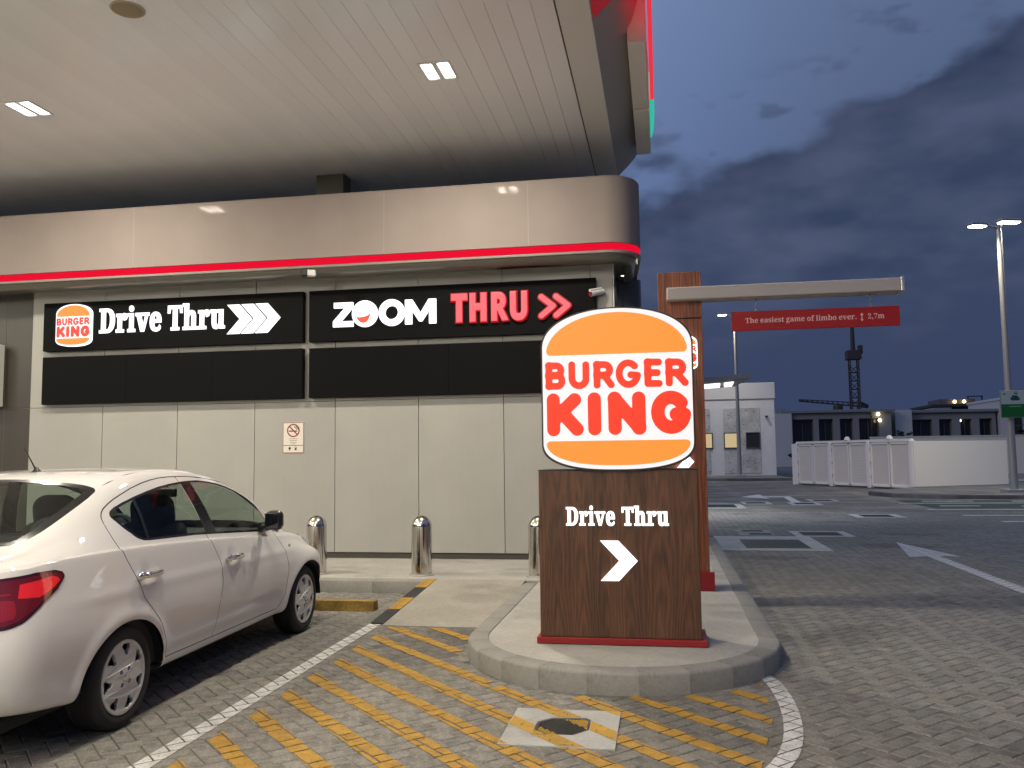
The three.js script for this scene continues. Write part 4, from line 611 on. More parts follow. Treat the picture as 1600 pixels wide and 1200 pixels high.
{ // villas under the evening sky
  const wallM = std([0.25, 0.255, 0.27], 0.85, { map: faint }), dark = std([0.035, 0.033, 0.036], 0.6), pale = std([0.50, 0.505, 0.52], 0.85);
  const villa = (label, x0, z, bays, y0, y1, top, x1, extra) => { const v = thing('villa', label, 'house', [x0, 0, z], 0); const w = x1 - x0; part('wall', uvBox(flat([box(0, w, y1, top, 0, -9), box(0, w, -0.05, y0, 0, -9), box(0, w, y0, y1, -0.9, -9)])), wallM, v); part('roof', rbox(-0.3, w + 0.3, top, top + 0.28, 0.35, -9.2, 0.04), wallM, v);
    let px = 0; const cols = []; for (const [a, b] of bays) { cols.push([px, a - x0]); px = b - x0; } cols.push([px, w]);
    for (const [a, b] of cols) if (b - a > 0.05) part('pillar', box(a, b, y0, y1, 0.02, -0.9), wallM, v);
    for (const [a, b] of bays) { const f = part('window', flat([box(a - x0, a - x0 + 0.08, y0, y1, -0.60, -0.5), box(b - x0 - 0.08, b - x0, y0, y1, -0.60, -0.5), box(a - x0, b - x0, y1 - 0.1, y1, -0.6, -0.5), box((a + b) / 2 - x0 - 0.04, (a + b) / 2 - x0 + 0.04, y0, y1, -0.60, -0.5)]), std([0.08, 0.08, 0.085], 0.5), v); part('pane', box(a - x0, b - x0, y0, y1, -0.66, -0.62), phys([0.022, 0.021, 0.024], 0.12), f); }
    extra?.(v); return v; };
  villa('left dark villa with four tall window bays and a small lit window', 11.9, -88, [[12.77, 14.74], [15.25, 16.6], [17.23, 18.45], [19.02, 20.87]], 2.2, 4.65, 5.25, 22.0, (v) => { part('lit_window', box(4.98, 5.32, 2.75, 4.15, -0.58, -0.5), glow([0.85, 0.78, 0.55], 0.22), v); part('side_block', uvBox(box(-0.9, 0.75, 0, 5.25, 0.4, -8)), pale, v); part('roof_box', box(-0.5, 0.5, 5.2, 5.75, -1, -4), wallM, v); for (const [x, y] of [[8.85, 5.02], [8.98, 4.42]]) { part('wall_lamp', new THREE.SphereGeometry(0.17, 12, 8).translate(x, y, 0.3), glow([1, 0.85, 0.55], 6), v); } part('drain_pipe', bar([8.25, 0, 0.1], [8.25, 5.2, 0.1], 0.07, 8), dark, v); part('roof_tank', new THREE.CylinderGeometry(0.5, 0.5, 0.7, 16).translate(6.2, 5.85, -5), dark, v); });
  villa('right dark villa with four window bays left of the green sign', 24.1, -90, [[24.38, 26.28], [26.92, 28.1], [28.86, 29.97], [30.6, 31.76]], 2.2, 4.5, 5.15, 32.1, (v) => { part('gable', uvBox(box(-1.45, 0.1, 0, 5.45, 0.9, -8)), pale, v); part('wall_lamp', new THREE.SphereGeometry(0.11, 12, 8).translate(4.87, 4.33, -0.3), glow([1, 0.9, 0.7], 5), v); part('roof_box', rbox(-3.6, -2.2, 5.2, 5.45, -1, -5, 0.05), dark, v); part('roof_box', rbox(3.2, 5.0, 5.43, 5.75, -3, -6, 0.05), wallM, v); });
  const v3 = thing('villa', 'rear villa with dark flat roof and two warm lamps above the right villa', 'house', [31.7, 0, -108], 0); part('wall', uvBox(box(0, 9, 0, 6.5, 0, -8)), std([0.05, 0.045, 0.045], 0.8), v3); part('roof', rbox(-0.3, 9.2, 6.5, 6.85, 0.5, -8.4, 0.05), dark, v3); part('roof_cabin', rbox(1.2, 5.2, 6.85, 7.55, -1.5, -6, 0.05), std([0.10, 0.10, 0.115], 0.8), v3); part('frame', flat([box(4.55, 4.68, 6.85, 7.85, -2, -2.15), box(6.1, 6.23, 6.85, 7.85, -2, -2.15), box(4.55, 6.23, 7.78, 7.9, -1.9, -2.2)]), dark, v3); for (const x of [2.83, 3.89]) part('lamp', new THREE.SphereGeometry(0.19, 12, 8).translate(x, 7.2, -1.2), glow([1, 0.66, 0.25], 8), v3);
  const v4 = thing('villa', 'pale villa at the right edge behind the green sign', 'house', [32.3, 0, -90], 0); part('wall', uvBox(flat([box(0, 0.55, 0, 6.2, 0.6, -8), box(0.55, 20, 5.4, 6.2, 0.2, -8), box(0.55, 20, 0, 5.4, -0.8, -8)])), pale, v4); part('window', box(0.9, 2.4, 2.2, 5.0, -0.79, -0.7), dark, v4); part('window', box(3.1, 5.4, 2.2, 5.0, -0.79, -0.7), dark, v4); part('roof', rbox(-0.1, 20.2, 6.2, 6.45, 0.8, -8.2, 0.04), pale, v4);
}
{ // shrubs between the villas: leaf clusters on a low stem
  const leaf = new THREE.CircleGeometry(0.16, 5), pos = [[22.0, -84, 1.7, 1.9], [20.6, -83, 1.3, 1.4], [13.4, -82, 2.0, 1.0], [32.4, -84, 1.2, 2.3]];
  pos.forEach(([x, z, w, h], i) => { const s = thing('shrub', ['dark rounded shrub between the left and right villas', 'low dark shrub before the left villa end', 'low dark hedge-like shrub before the left villa bays', 'dark shrub behind the street lamp pole'][i], 'shrub', [x, 0, z]); const gs = []; for (let k = 0; k < 420; k++) { const a = rnd() * 6.283, u = Math.sqrt(rnd()), t = rnd(); const rr = u * Math.sqrt(1 - t * t * 0.85); gs.push(leaf.clone().scale(1 + rnd(), 0.6 + rnd() * 0.6, 1).rotateX(rnd() * 3).rotateY(rnd() * 6).translate(Math.cos(a) * w * rr, 1.0 + t * h * (0.8 + 0.4 * Math.sin(a * 3 + i)), Math.sin(a) * w * 0.6 * rr)); } part('foliage', gs, std([0.022, 0.030, 0.018], 0.9), s); part('stem', bar([0, 0, 0], [0, 1.6, 0], 0.1, 8, 0.05), std([0.05, 0.04, 0.03], 0.9), s); });
}
{ // tower cranes
  const crane = (label, x, z, y0, h, wd, cab, jibs) => { const c = thing('tower_crane', label, 'crane', [x, 0, z]), m = std([0.05, 0.043, 0.042], 0.7), g = []; const a = wd / 2; for (const [sx, sz] of [[1, 1], [1, -1], [-1, 1], [-1, -1]]) g.push(bar([sx * a, y0, sz * a], [sx * a, h, sz * a], wd * 0.085, 6)); const st = wd * 1.05; for (let y = y0; y + st < h; y += st) for (const [p, q] of [[[-a, a], [a, a]], [[a, a], [a, -a]], [[a, -a], [-a, -a]], [[-a, -a], [-a, a]]]) { g.push(bar([p[0], y, p[1]], [q[0], y + st, q[1]], wd * 0.05, 5), bar([p[0], y, p[1]], [q[0], y, q[1]], wd * 0.045, 5)); } part('mast', g, m, c);
    if (cab) { part('slewing_unit', rbox(-a * 1.7, a * 1.7, cab, cab + 2.2, -a * 1.5, a * 1.5, 0.1), m, c); part('cab', rbox(a * 1.2, a * 2.2, cab + 1.4, cab + 3.4, -a * 0.7, a * 0.7, 0.1), m, c); part('tower_head', bar([0, cab + 2, 0], [0, h + 8, 0], wd * 0.30, 6, wd * 0.22), m, c); }
    for (const [x1, y1, x2, y2, r] of jibs) part('jib', [bar([x1, y1, 0], [x2, y2, 0], r, 6), bar([x1, y1 + r * 4, 0.4], [x2, y2 + r * 1.5, 0.4], r * 0.7, 6), ...Array.from({ length: 12 }, (_, i) => bar([mix(x1, x2, i / 12), mix(y1, y2, i / 12), 0], [mix(x1, x2, (i + 0.5) / 12), mix(y1 + r * 4, y2 + r * 1.5, (i + 0.5) / 12), 0.4], r * 0.5, 5))], m, c); return c; };
  crane('tall dark lattice tower crane mast rising behind the red hanging board', 45.2, -212, 0, 23.4, 1.9, 23.0, []);
  crane('low dark crane jib behind the foot of the tall crane', 48.0, -226, 0, 12.6, 1.6, 0, [[1.2, 12.6, -13.5, 14.3, 0.22], [1.2, 12.6, 3.2, 12.3, 0.3]]);
}

// ---------------------------------------------------------------- the white saloon car (s runs forward from the rear axle, y to its right, h up)
{
  const T = 1.5 * D2R, A = [-2.985, -4.33], uo = 0.125, HWD = 0.845;
  const car = thing('parked_car', 'white four door saloon car parked facing the shop wall at the left', 'car', [A[0] - Math.sin(T) * uo - Math.cos(T) * HWD, 0, A[1] - Math.cos(T) * uo + Math.sin(T) * HWD], T);
  const tab = (...p) => (s) => { if (s <= p[0][0]) return p[0][1]; for (let i = 0; i + 1 < p.length; i++) if (s <= p[i + 1][0]) { const a = p[Math.max(0, i - 1)], b = p[i], c = p[i + 1], d = p[Math.min(p.length - 1, i + 2)], t = (s - b[0]) / (c[0] - b[0]), w = c[0] - b[0]; const m1 = i ? (c[1] - a[1]) / (c[0] - a[0]) : (c[1] - b[1]) / w, m2 = i + 2 < p.length ? (d[1] - b[1]) / (d[0] - b[0]) : (c[1] - b[1]) / w; const t2 = t * t, t3 = t2 * t; return (2 * t3 - 3 * t2 + 1) * b[1] + (t3 - 2 * t2 + t) * w * m1 + (-2 * t3 + 3 * t2) * c[1] + (t3 - t2) * w * m2; } return p[p.length - 1][1]; };
  const SR = -0.985, SF = 3.42;
  const hb = tab([-1, 0.315], [-0.77, 0.285], [-0.4, 0.245], [0.3, 0.225], [2.0, 0.232], [2.9, 0.235], [3.42, 0.25]);
  const hBelt = tab([-1, 0.955], [-0.75, 0.985], [-0.4, 1.005], [0.25, 1.005], [0.8, 0.985], [1.4, 0.95], [2.0, 0.905], [2.4, 0.865], [2.8, 0.79], [3.1, 0.70], [3.42, 0.56]);
  const wBelt = tab([-1, 0.71], [-0.7, 0.745], [-0.3, 0.765], [0.2, 0.775], [1.0, 0.782], [2.0, 0.765], [2.4, 0.745], [3.0, 0.72], [3.42, 0.68]);
  const hRail = tab([-1, 0.995], [-0.8, 1.025], [-0.62, 1.052], [-0.5, 1.082], [-0.35, 1.128], [-0.08, 1.238], [0.1, 1.312], [0.25, 1.360], [0.45, 1.396], [0.7, 1.412], [0.9, 1.412], [1.2, 1.390], [1.49, 1.337], [1.86, 1.205], [2.1, 1.075], [2.28, 0.965], [2.4, 0.90], [2.8, 0.822], [3.1, 0.735], [3.42, 0.59]);
  const yRail = tab([-1, 0.62], [-0.7, 0.615], [-0.5, 0.585], [-0.2, 0.560], [0.1, 0.555], [0.5, 0.568], [0.9, 0.572], [1.3, 0.580], [1.7, 0.605], [2.05, 0.655], [2.3, 0.69], [2.6, 0.655], [3.1, 0.60], [3.42, 0.56]);
  const hTop = tab([-1, 1.0], [-0.93, 1.030], [-0.8, 1.040], [-0.66, 1.055], [-0.55, 1.105], [-0.35, 1.215], [-0.1, 1.338], [0.06, 1.398], [0.3, 1.432], [0.7, 1.447], [1.15, 1.437], [1.4, 1.392], [1.8, 1.245], [2.3, 1.03], [2.52, 0.945], [2.7, 0.905], [3.0, 0.85], [3.25, 0.765], [3.42, 0.62]);
  const wSill = tab([-1, 0.74], [-0.4, 0.79], [0.3, 0.785], [2.2, 0.785], [3.0, 0.79], [3.42, 0.74]);
  const cr = (a, b, c, d, t) => 0.5 * (2 * b + (c - a) * t + (2 * a - 5 * b + 4 * c - d) * t * t + (3 * b - a - 3 * c + d) * t * t * t);
  const gauss = (x, y, r) => Math.exp(-(x * x + y * y) / (r * r));
  function section(s) { const b = hb(s), be = hBelt(s), r = hRail(s), w = wBelt(s), yr = yRail(s), top = hTop(s), ws = wSill(s), mx = Math.min(0.655, be - 0.13);
    const hz = be + (r - be) * 0.55;
    return [[ws * 0.80, b - 0.012], [ws, b + 0.02], [0.826, Math.min(0.42, be - 0.26)], [0.845 - (s > 2.9 ? (s - 2.9) * 0.05 : 0), mx], [w + 0.030, be - 0.050], [w, be], [mix(w, yr, 0.50) + Math.max(0, r - be) * 0.05, hz], [yr, r], [yr * 0.58, r + (top - r) * 0.76], [0, top]]; }
  const NT = 124, ss = [], gs = [];
  { const RR = 0.36, RF = 0.62, NR = 34; for (let i = 0; i < NR; i++) { const th = Math.PI / 2 * (i + 0.02) / NR; ss.push(SR + RR * (1 - Math.pow(Math.cos(th), 2 / 2.7))); gs.push(Math.pow(Math.sin(th), 2 / 2.7)); }
    for (let s = SR + RR; s < SF - RF; s += 0.0125) { ss.push(s); gs.push(1); }
    for (let i = NR; i >= 0; i--) { const th = Math.PI / 2 * (i === 0 ? 0.02 : i) / NR; ss.push(SF - RF * (1 - Math.pow(Math.cos(th), 2 / 2.3))); gs.push(Math.pow(Math.sin(th), 2 / 2.3)); } }
  const NS = ss.length, G = [];
  for (let i = 0; i < NS; i++) { const s = ss[i], g = gs[i], c = section(s), n = c.length - 1, row = [];
    for (let j = 0; j <= NT; j++) { const u = j / NT * n, k = Math.min(n - 1, Math.floor(u)), t = u - k, P = (q) => c[clamp(q, 0, n)], e = c[n - 1]; const D = k + 2 > n ? [-e[0], e[1]] : P(k + 2); const a = k === 0 ? [2 * c[0][0] - c[1][0], 2 * c[0][1] - c[1][1]] : P(k - 1);
      let y = cr(a[0], P(k)[0], P(k + 1)[0], D[0], t), h = cr(a[1], P(k)[1], P(k + 1)[1], D[1], t); if (j === NT) y = 0;
      // dents for the door handles, a soft crease along the flank and lips round the arches
      const low = sstep(1.0, 0.9, h);
      y -= low * 0.012 * (gauss(s - 0.185, h - 0.826, 0.052) + gauss(s - 1.245, h - 0.801, 0.052));
      y += low * 0.006 * Math.exp(-Math.pow((h - (0.765 - 0.01 * s)) / 0.03, 2)) * sstep(-0.7, -0.2, s) * sstep(2.6, 2.2, s);
      y -= 0.010 * Math.exp(-Math.pow((h - 0.315) / 0.035, 2)) * sstep(0.25, 0.5, s) * sstep(2.1, 1.95, s);
      for (const cs of [0, 2.63]) { const d = Math.hypot((s - cs) / 1.1, h - 0.25); y += 0.012 * Math.exp(-Math.pow((d - 0.375) / 0.045, 2)) * low; }
      let sv = s;
      if (s < SR + 0.36) { const wgt = Math.pow(clamp((SR + 0.36 - s) / 0.36), 1.5); sv += wgt * (0.085 * sstep(0.58, 1.0, h) - 0.025 * Math.exp(-Math.pow((h - 0.50) / 0.12, 2)) + 0.04 * sstep(0.42, 0.28, h)); }
      if (s > SF - 0.62) { const wgt = Math.pow(clamp((s - SF + 0.62) / 0.62), 1.5); sv -= wgt * (0.10 * sstep(0.5, 0.75, h) + 0.05 * sstep(0.38, 0.24, h)); }
      row.push([sv, y * g, h]); }
    G.push(row); }
  const nrm = (i, j) => { const a = G[Math.max(0, i - 1)][j], b = G[Math.min(NS - 1, i + 1)][j], c = G[i][Math.max(0, j - 1)], d = G[i][Math.min(NT, j + 1)]; const dj = j === NT ? [0, -(G[i][j - 1][1]), 0] : [d[0] - c[0], d[1] - c[1], d[2] - c[2]], di = [b[0] - a[0], b[1] - a[1], b[2] - a[2]]; let n = [di[1] * dj[2] - di[2] * dj[1], di[2] * dj[0] - di[0] * dj[2], di[0] * dj[1] - di[1] * dj[0]]; const l = Math.hypot(...n) || 1; n = n.map((q) => q / l); if (j === NT) { const l2 = Math.hypot(n[0], n[2]) || 1; n = [n[0] / l2, 0, n[2] / l2]; } return n; };
  // vertices carry [s, y, h, ns, ny, nh]; s-y-h is left-handed to x-y-z as used here, so signs are settled below
  const V = G.map((row, i) => row.map((p, j) => { let n = nrm(i, j); const out = (j < NT * 0.62 ? n[1] : n[2]); if (out < 0) n = n.map((q) => -q); return { s: p[0], y: p[1], h: p[2], n }; }));
  let all = []; for (let i = 0; i + 1 < NS; i++) for (let j = 0; j < NT; j++) { const a = V[i][j], b = V[i + 1][j], c = V[i + 1][j + 1], d = V[i][j + 1]; all.push([a, b, c], [a, c, d]); }
  const lerpV = (a, b, t) => ({ s: mix(a.s, b.s, t), y: mix(a.y, b.y, t), h: mix(a.h, b.h, t), n: [0, 1, 2].map((k) => mix(a.n[k], b.n[k], t)) });
  function split(tris, f) { const ins = [], outs = [], memo = new Map(), F = (v) => { let x = memo.get(v); if (x === undefined) { x = f(v); if (Math.abs(x) < 1e-9) x = 1e-9; memo.set(v, x); } return x; };
    for (const t of tris) { const q = t.map(F), k = (q[0] < 0) + (q[1] < 0) + (q[2] < 0); if (k === 3) { ins.push(t); continue; } if (k === 0) { outs.push(t); continue; }
      const o = q.findIndex((x) => (k === 1) === (x < 0)), a = t[o], b = t[(o + 1) % 3], c = t[(o + 2) % 3], ab = lerpV(a, b, q[o] / (q[o] - q[(o + 1) % 3])), ac = lerpV(a, c, q[o] / (q[o] - q[(o + 2) % 3])); const one = [[a, ab, ac]], two = [[ab, b, c], [ab, c, ac]]; if (k === 1) { ins.push(...one); outs.push(...two); } else { outs.push(...one); ins.push(...two); } }
    return [ins, outs]; }
  const cut = (tris, f) => split(tris, f)[0];
  function geom(tris, off = 0, side = 1) { const pos = new Float32Array(tris.length * 9), nor = new Float32Array(tris.length * 9); let o = 0; for (const t of tris) { let [a, b, c] = t; // wind so that the face looks outwards
      const O = typeof off === 'function' ? off : () => off, P = (v) => { const o = O(v); return [side * (v.y + v.n[1] * o), v.h + v.n[2] * o, -(v.s + v.n[0] * o)]; }, N = (v) => [side * v.n[1], v.n[2], -v.n[0]]; const A = P(a), B = P(b), C = P(c), n = N(a); const cx = (B[1] - A[1]) * (C[2] - A[2]) - (B[2] - A[2]) * (C[1] - A[1]), cy = (B[2] - A[2]) * (C[0] - A[0]) - (B[0] - A[0]) * (C[2] - A[2]), cz = (B[0] - A[0]) * (C[1] - A[1]) - (B[1] - A[1]) * (C[0] - A[0]); const vs = cx * n[0] + cy * n[1] + cz * n[2] < 0 ? [a, c, b] : [a, b, c]; for (const v of vs) { pos.set(P(v), o); nor.set(N(v), o); o += 3; } }
    const g = new THREE.BufferGeometry(); g.setAttribute('position', new THREE.BufferAttribute(pos, 3)); g.setAttribute('normal', new THREE.BufferAttribute(nor, 3)); g.setAttribute('uv', new THREE.BufferAttribute(new Float32Array(tris.length * 6), 2)); return g; }
  const both = (tris, off = 0) => [geom(tris, off, 1), geom(tris, off, -1)];

  const paintM = phys([0.72, 0.70, 0.68], 0.6, { specularIntensity: 0.2, clearcoat: 1, clearcoatRoughness: 0.015 });
  const glass = phys([0.66, 0.74, 0.69], 0.0, { transmission: 1, ior: 1.5, thickness: 0, specularIntensity: 0.5 });
  const glass2 = phys([0.62, 0.70, 0.66], 0.0, { transmission: 1, ior: 1.55, thickness: 0, specularIntensity: 1 });
  const trim = phys([0.008, 0.008, 0.009], 0.25, { clearcoat: 0.5 }), dark = std([0.012, 0.012, 0.013], 0.85), cloth = std([0.035, 0.036, 0.040], 0.9), hard = std([0.045, 0.045, 0.048], 0.6);
  const ell = (cs, ch, rx, ry) => (v) => { const a = (v.s - cs) / rx, b = (v.h - ch) / ry, l = Math.hypot(a, b); return v.h > 0.75 ? 1 : (l - 1) * ry; };
  const inP = (P, test) => { const f = polyF(P); return (v) => test(v) ? f(v.s, v.h) : 1; };
  const side = (v) => v.y > 0.30 && v.n[1] > 0.05;
  const DLO = [[0.055, 1.187], [0.075, 1.204], [0.113, 1.221], [0.194, 1.246], [0.334, 1.279], [0.457, 1.304], [0.594, 1.325], [0.732, 1.339], [0.876, 1.348], [1.0, 1.351], [1.11, 1.350], [1.264, 1.336], [1.38, 1.319], [1.499, 1.294], [1.65, 1.253], [1.784, 1.200], [1.90, 1.132], [1.985, 1.052], [2.03, 0.982], [2.035, 0.945], [2.02, 0.925], [1.985, 0.919], [1.5, 0.953], [0.99, 0.987], [0.8, 0.998], [0.30, 1.014], [0.245, 1.019], [0.205, 1.031], [0.179, 1.044], [0.102, 1.106], [0.058, 1.158], [0.050, 1.174]];
  const fDLO = inP(DLO, (v) => v.y > 0.40 && v.h > 0.85);
  const upper = [[-0.30, 1.235], [-0.265, 1.17]];
  const RD = [[-0.022, 1.145], [-0.026, 1.11], [-0.024, 1.06], [-0.012, 0.99], [0.02, 0.925], [0.095, 0.810], [0.150, 0.695], [0.241, 0.605], [0.33, 0.520], [0.40, 0.41], [0.435, 0.292], [1.03, 0.292], [1.045, 0.357], [1.096, 0.667], [1.07, 0.803], [0.985, 0.945], [0.93, 1.12], [0.846, 1.384], [0.745, 1.383], [0.648, 1.379], [0.55, 1.369], [0.453, 1.354], [0.333, 1.327], [0.213, 1.290], [0.15, 1.268], [0.094, 1.245], [0.04, 1.219], [0.008, 1.196], [-0.012, 1.172]];
  const FD = [[0.846, 1.384], [0.93, 1.12], [0.985, 0.945], [1.07, 0.803], [1.096, 0.667], [1.045, 0.357], [1.03, 0.292], [2.06, 0.296], [2.13, 0.335], [2.19, 0.385], [2.217, 0.595], [2.174, 0.758], [2.09, 0.89], [2.075, 0.97], [2.03, 1.055], [1.93, 1.155], [1.80, 1.228], [1.66, 1.281], [1.534, 1.317], [1.38, 1.343], [1.207, 1.365], [1.005, 1.381]];
  const fRD = inP(RD, side), fFD = inP(FD, side);
  const fL = inP([[-0.50, 0.912], [-0.515, 0.940], [-0.56, 0.952], [-0.68, 0.954], [-0.79, 0.942], [-0.90, 0.920], [-1.2, 0.87], [-1.2, 0.70], [-0.90, 0.70], [-0.835, 0.706], [-0.785, 0.728], [-0.735, 0.765], [-0.66, 0.815], [-0.57, 0.855]], (v) => v.y > 0.30);
  const fHead = inP([[2.72, 0.80], [2.86, 0.795], [3.05, 0.745], [3.22, 0.65], [3.30, 0.56], [3.18, 0.56], [3.0, 0.63], [2.84, 0.72]], (v) => v.y > 0.30);
  const rw = polyF([[-0.655, -0.1], [-0.655, 0.2], [-0.63, 0.40], [-0.575, 0.53], [-0.52, 0.562], [-0.42, 0.562], [-0.2, 0.556], [0.02, 0.552], [0.095, 0.545], [0.118, 0.525], [0.108, 0.46], [0.055, 0.3], [0.035, -0.1]]), fRW = (v) => v.h > 1.0 && v.s < 0.3 ? rw(v.s, v.y) : 1;
  const wsf = polyF([[1.22, -0.1], [1.215, 0.3], [1.235, 0.50], [1.30, 0.535], [1.6, 0.555], [1.9, 0.60], [2.2, 0.655], [2.33, 0.66], [2.43, 0.5], [2.50, -0.1]]), fWS = (v) => v.h > 0.9 && v.s > 1.1 ? wsf(v.s, v.y) : 1;
  const fBoot = (() => { const f = polyF([[-0.625, -0.1], [-0.62, 0.40], [-0.64, 0.52], [-0.72, 0.60], [-0.9, 0.60], [-1.4, 0.58], [-1.4, -0.1]]); return (v) => v.h > 0.70 && v.s < -0.3 ? f(v.s, v.y) : 1; })();
  const gap = 0.0028;
  let body = split(all, ell(0.0, 0.25, 0.405, 0.345))[1]; body = split(body, ell(2.635, 0.25, 0.385, 0.362))[1];
  let dlo, lamp, head, rwin, wsn, rd, fd, boot, ribbons = [];
  [dlo, body] = split(body, fDLO); [lamp, body] = split(body, fL); [head, body] = split(body, fHead); [rwin, body] = split(body, fRW); [wsn, body] = split(body, fWS);
  const carve = (f) => { ribbons.push(...cut(split(body, (v) => f(v) - 0.008)[0], (v) => -f(v) - 0.008)); const ins = cut(body, (v) => f(v) + gap); body = split(body, (v) => f(v) - gap)[1]; return ins; };
  rd = carve(fRD); fd = carve(fFD); boot = carve(fBoot);
  const ditch = (v) => v.s > 0.10 && v.s < 1.24 && v.h > 1.3 ? Math.abs(v.y - (0.540 - 0.010 * sstep(0.08, 0.5, v.s))) - 0.004 : 1;
  let dt; [dt, body] = split(body, ditch);
  const bodyMesh = part('body', both(body), paintM, car);
  part('roof_channel', both(dt, -0.003), dark, car); part('panel_gap', both(ribbons, -0.006), dark, car);
  const D = {}; for (const [k, tr] of [['rear', rd], ['front', fd]]) for (const sd of [1, -1]) D[k + sd] = part('door', geom(tr, 0, sd), paintM, car);
  part('boot_lid', both(boot), paintM, car);
  // side glass with black edge, pillar and quarter bar
  const bp = (v) => { const t = clamp((v.h - 0.987) / 0.37), a = mix(0.972, 0.855, t), b = mix(1.118, 0.985, t); return Math.max(a - v.s, v.s - b); };
  const qb = (v) => { const t = clamp((v.h - 1.018) / 0.25), c = mix(0.292, 0.300, t); return Math.abs(v.s - c - 0.0) - 0.014; };
  let [edge, pane] = split(dlo, (v) => -(fDLO(v) + 0.014)); let pil, quarter; [pil, pane] = split(pane, bp); [quarter, pane] = split(pane, qb);
  const [rearP, frontP] = split(pane, (v) => v.s - 1.03), [qp, rp] = split(rearP, (v) => v.s - 0.295);
  part('window_trim', both([...edge, ...quarter], 0.001), trim, car); part('pillar_trim', both(pil, 0.002), trim, car);
  for (const [tr, par] of [[qp, 'rear'], [rp, 'rear'], [frontP, 'front']]) for (const sd of [1, -1]) part('window', geom(tr, -0.004, sd), glass, D[par + sd]);
  { const [fr, gl] = split(rwin, (v) => -(fRW(v) + 0.045)); part('rear_window_trim', both(fr, 0), trim, car); part('rear_window', both(gl, -0.002), glass2, car); }
  { const [fr, gl] = split(wsn, (v) => -(fWS(v) + 0.035)); part('windscreen_trim', both(fr, 0), trim, car); part('windscreen', both(gl, -0.002), glass2, car); }
  // lamps
  { const fin = polyF([[-0.54, 0.905], [-0.60, 0.925], [-0.76, 0.905], [-0.78, 0.84], [-0.70, 0.835], [-0.60, 0.872]]); const redM = phys([0.11, 0.003, 0.004], 0.12, { clearcoat: 1, clearcoatRoughness: 0.02, emissive: lin(0.022, 0.0005, 0.001), emissiveIntensity: 1 }), hot = phys([0.55, 0.01, 0.012], 0.15, { clearcoat: 1, clearcoatRoughness: 0.02, emissive: lin(0.34, 0.006, 0.008), emissiveIntensity: 0.75 });
    const trimRed = phys([0.22, 0.006, 0.008], 0.15, { clearcoat: 1, clearcoatRoughness: 0.02, emissive: lin(0.05, 0.001, 0.002), emissiveIntensity: 1 });
    const [rim, core] = split(cut(lamp, (v) => fL(v) + 0.003), (v) => -(fL(v) + 0.016)); const [a, b] = split(core, (v) => fin(v.s, v.h)); for (const sd of [1, -1]) { const bulge = (v) => 0.002 + 0.020 * Math.sqrt(clamp(-fL(v) / 0.08)); const t = part('tail_lamp', geom(b, bulge, sd), redM, car); part('lamp_edge', geom(rim, bulge, sd), phys([0.05, 0.003, 0.004], 0.1, { clearcoat: 1 }), t); part('reflector', geom(a, bulge, sd), hot, t);
      for (const [f0, m] of [[[[-1.05, 0.865], [-0.79, 0.865], [-0.79, 0.855], [-1.05, 0.855]], trimRed], [[[-0.86, 0.835], [-0.79, 0.835], [-0.80, 0.755], [-0.86, 0.735]], trimRed]]) { const f = polyF(f0), g = cut(b, (v) => f(v.s, v.h)); if (g.length) part('reflector', geom(g, (v) => bulge(v) + 0.0015, sd), m, t); } part('lamp_bowl', geom(lamp, -0.012, sd), dark, t); }
    for (const sd of [1, -1]) { const t = part('headlight', geom(cut(head, (v) => fHead(v) + 0.003), 0.002, sd), phys([0.50, 0.51, 0.52], 0.10, { clearcoat: 1, metalness: 0.3 }), car); part('lamp_bowl', geom(head, -0.03, sd), std([0.3, 0.3, 0.3], 0.3, { metalness: 0.6 }), t); } }
  // door handles, mirrors, antenna, markers
  const latY = (s, h) => { let best = 1e9, y = 0.8; for (const row of G) { if (Math.abs(row[40][0] - s) > 0.03) continue; for (let j = 0; j < NT * 0.75; j++) { const d = Math.hypot(row[j][0] - s, row[j][2] - h); if (d < best) { best = d; y = row[j][1]; } } } return y; };
  for (const sd of [1, -1]) for (const [k, s0, h] of [['rear', 0.10, 0.828], ['front', 1.16, 0.803]]) {
    const y0 = latY(s0, h), y1 = latY(s0 + 0.215, h), P = (t, o, dh = 0) => [sd * (mix(y0, y1, t) + o), h + dh, -(s0 + 0.215 * t)];
    part('handle', [tubeGeo([P(0.02, 0.012), P(0.16, 0.034), P(0.5, 0.040), P(0.86, 0.032), P(1.0, 0.006)], 0.019, 28, 12), new THREE.SphereGeometry(0.027, 18, 12).scale(0.8, 1, 1.4).translate(...P(0.05, 0.022)), new THREE.SphereGeometry(0.0135, 14, 10).scale(0.8, 1, 1.6).translate(...P(0.97, 0.010))], M.chrome, D[k + sd]);
  }
  for (const sd of [1, -1]) {
    const m = part('side_mirror', [new RoundedBoxGeometry(0.140, 0.152, 0.10, 5, 0.047).translate(sd * 0.920, 1.022, -1.755), bar([sd * 0.79, 0.965, -1.83], [sd * 0.86, 0.972, -1.775], 0.028, 10), rbox(sd * 0.76, sd * 0.80, 0.925, 1.0, -1.80, -1.95, 0.01)], phys([0.012, 0.012, 0.013], 0.3, { clearcoat: 0.6, clearcoatRoughness: 0.1 }), car);
    part('mirror_glass', new RoundedBoxGeometry(0.108, 0.112, 0.008, 3, 0.003).translate(sd * 0.920, 1.022, -1.703), phys([0.10, 0.105, 0.11], 0.03, { metalness: 0.9 }), m);
    part('side_marker', new THREE.SphereGeometry(0.017, 12, 8).scale(0.5, 0.8, 1.4).translate(sd * (latY(2.30, 0.775) + 0.002), 0.775, -2.30), phys([0.6, 0.6, 0.6], 0.1, { transmission: 0.3 }), car);
  }
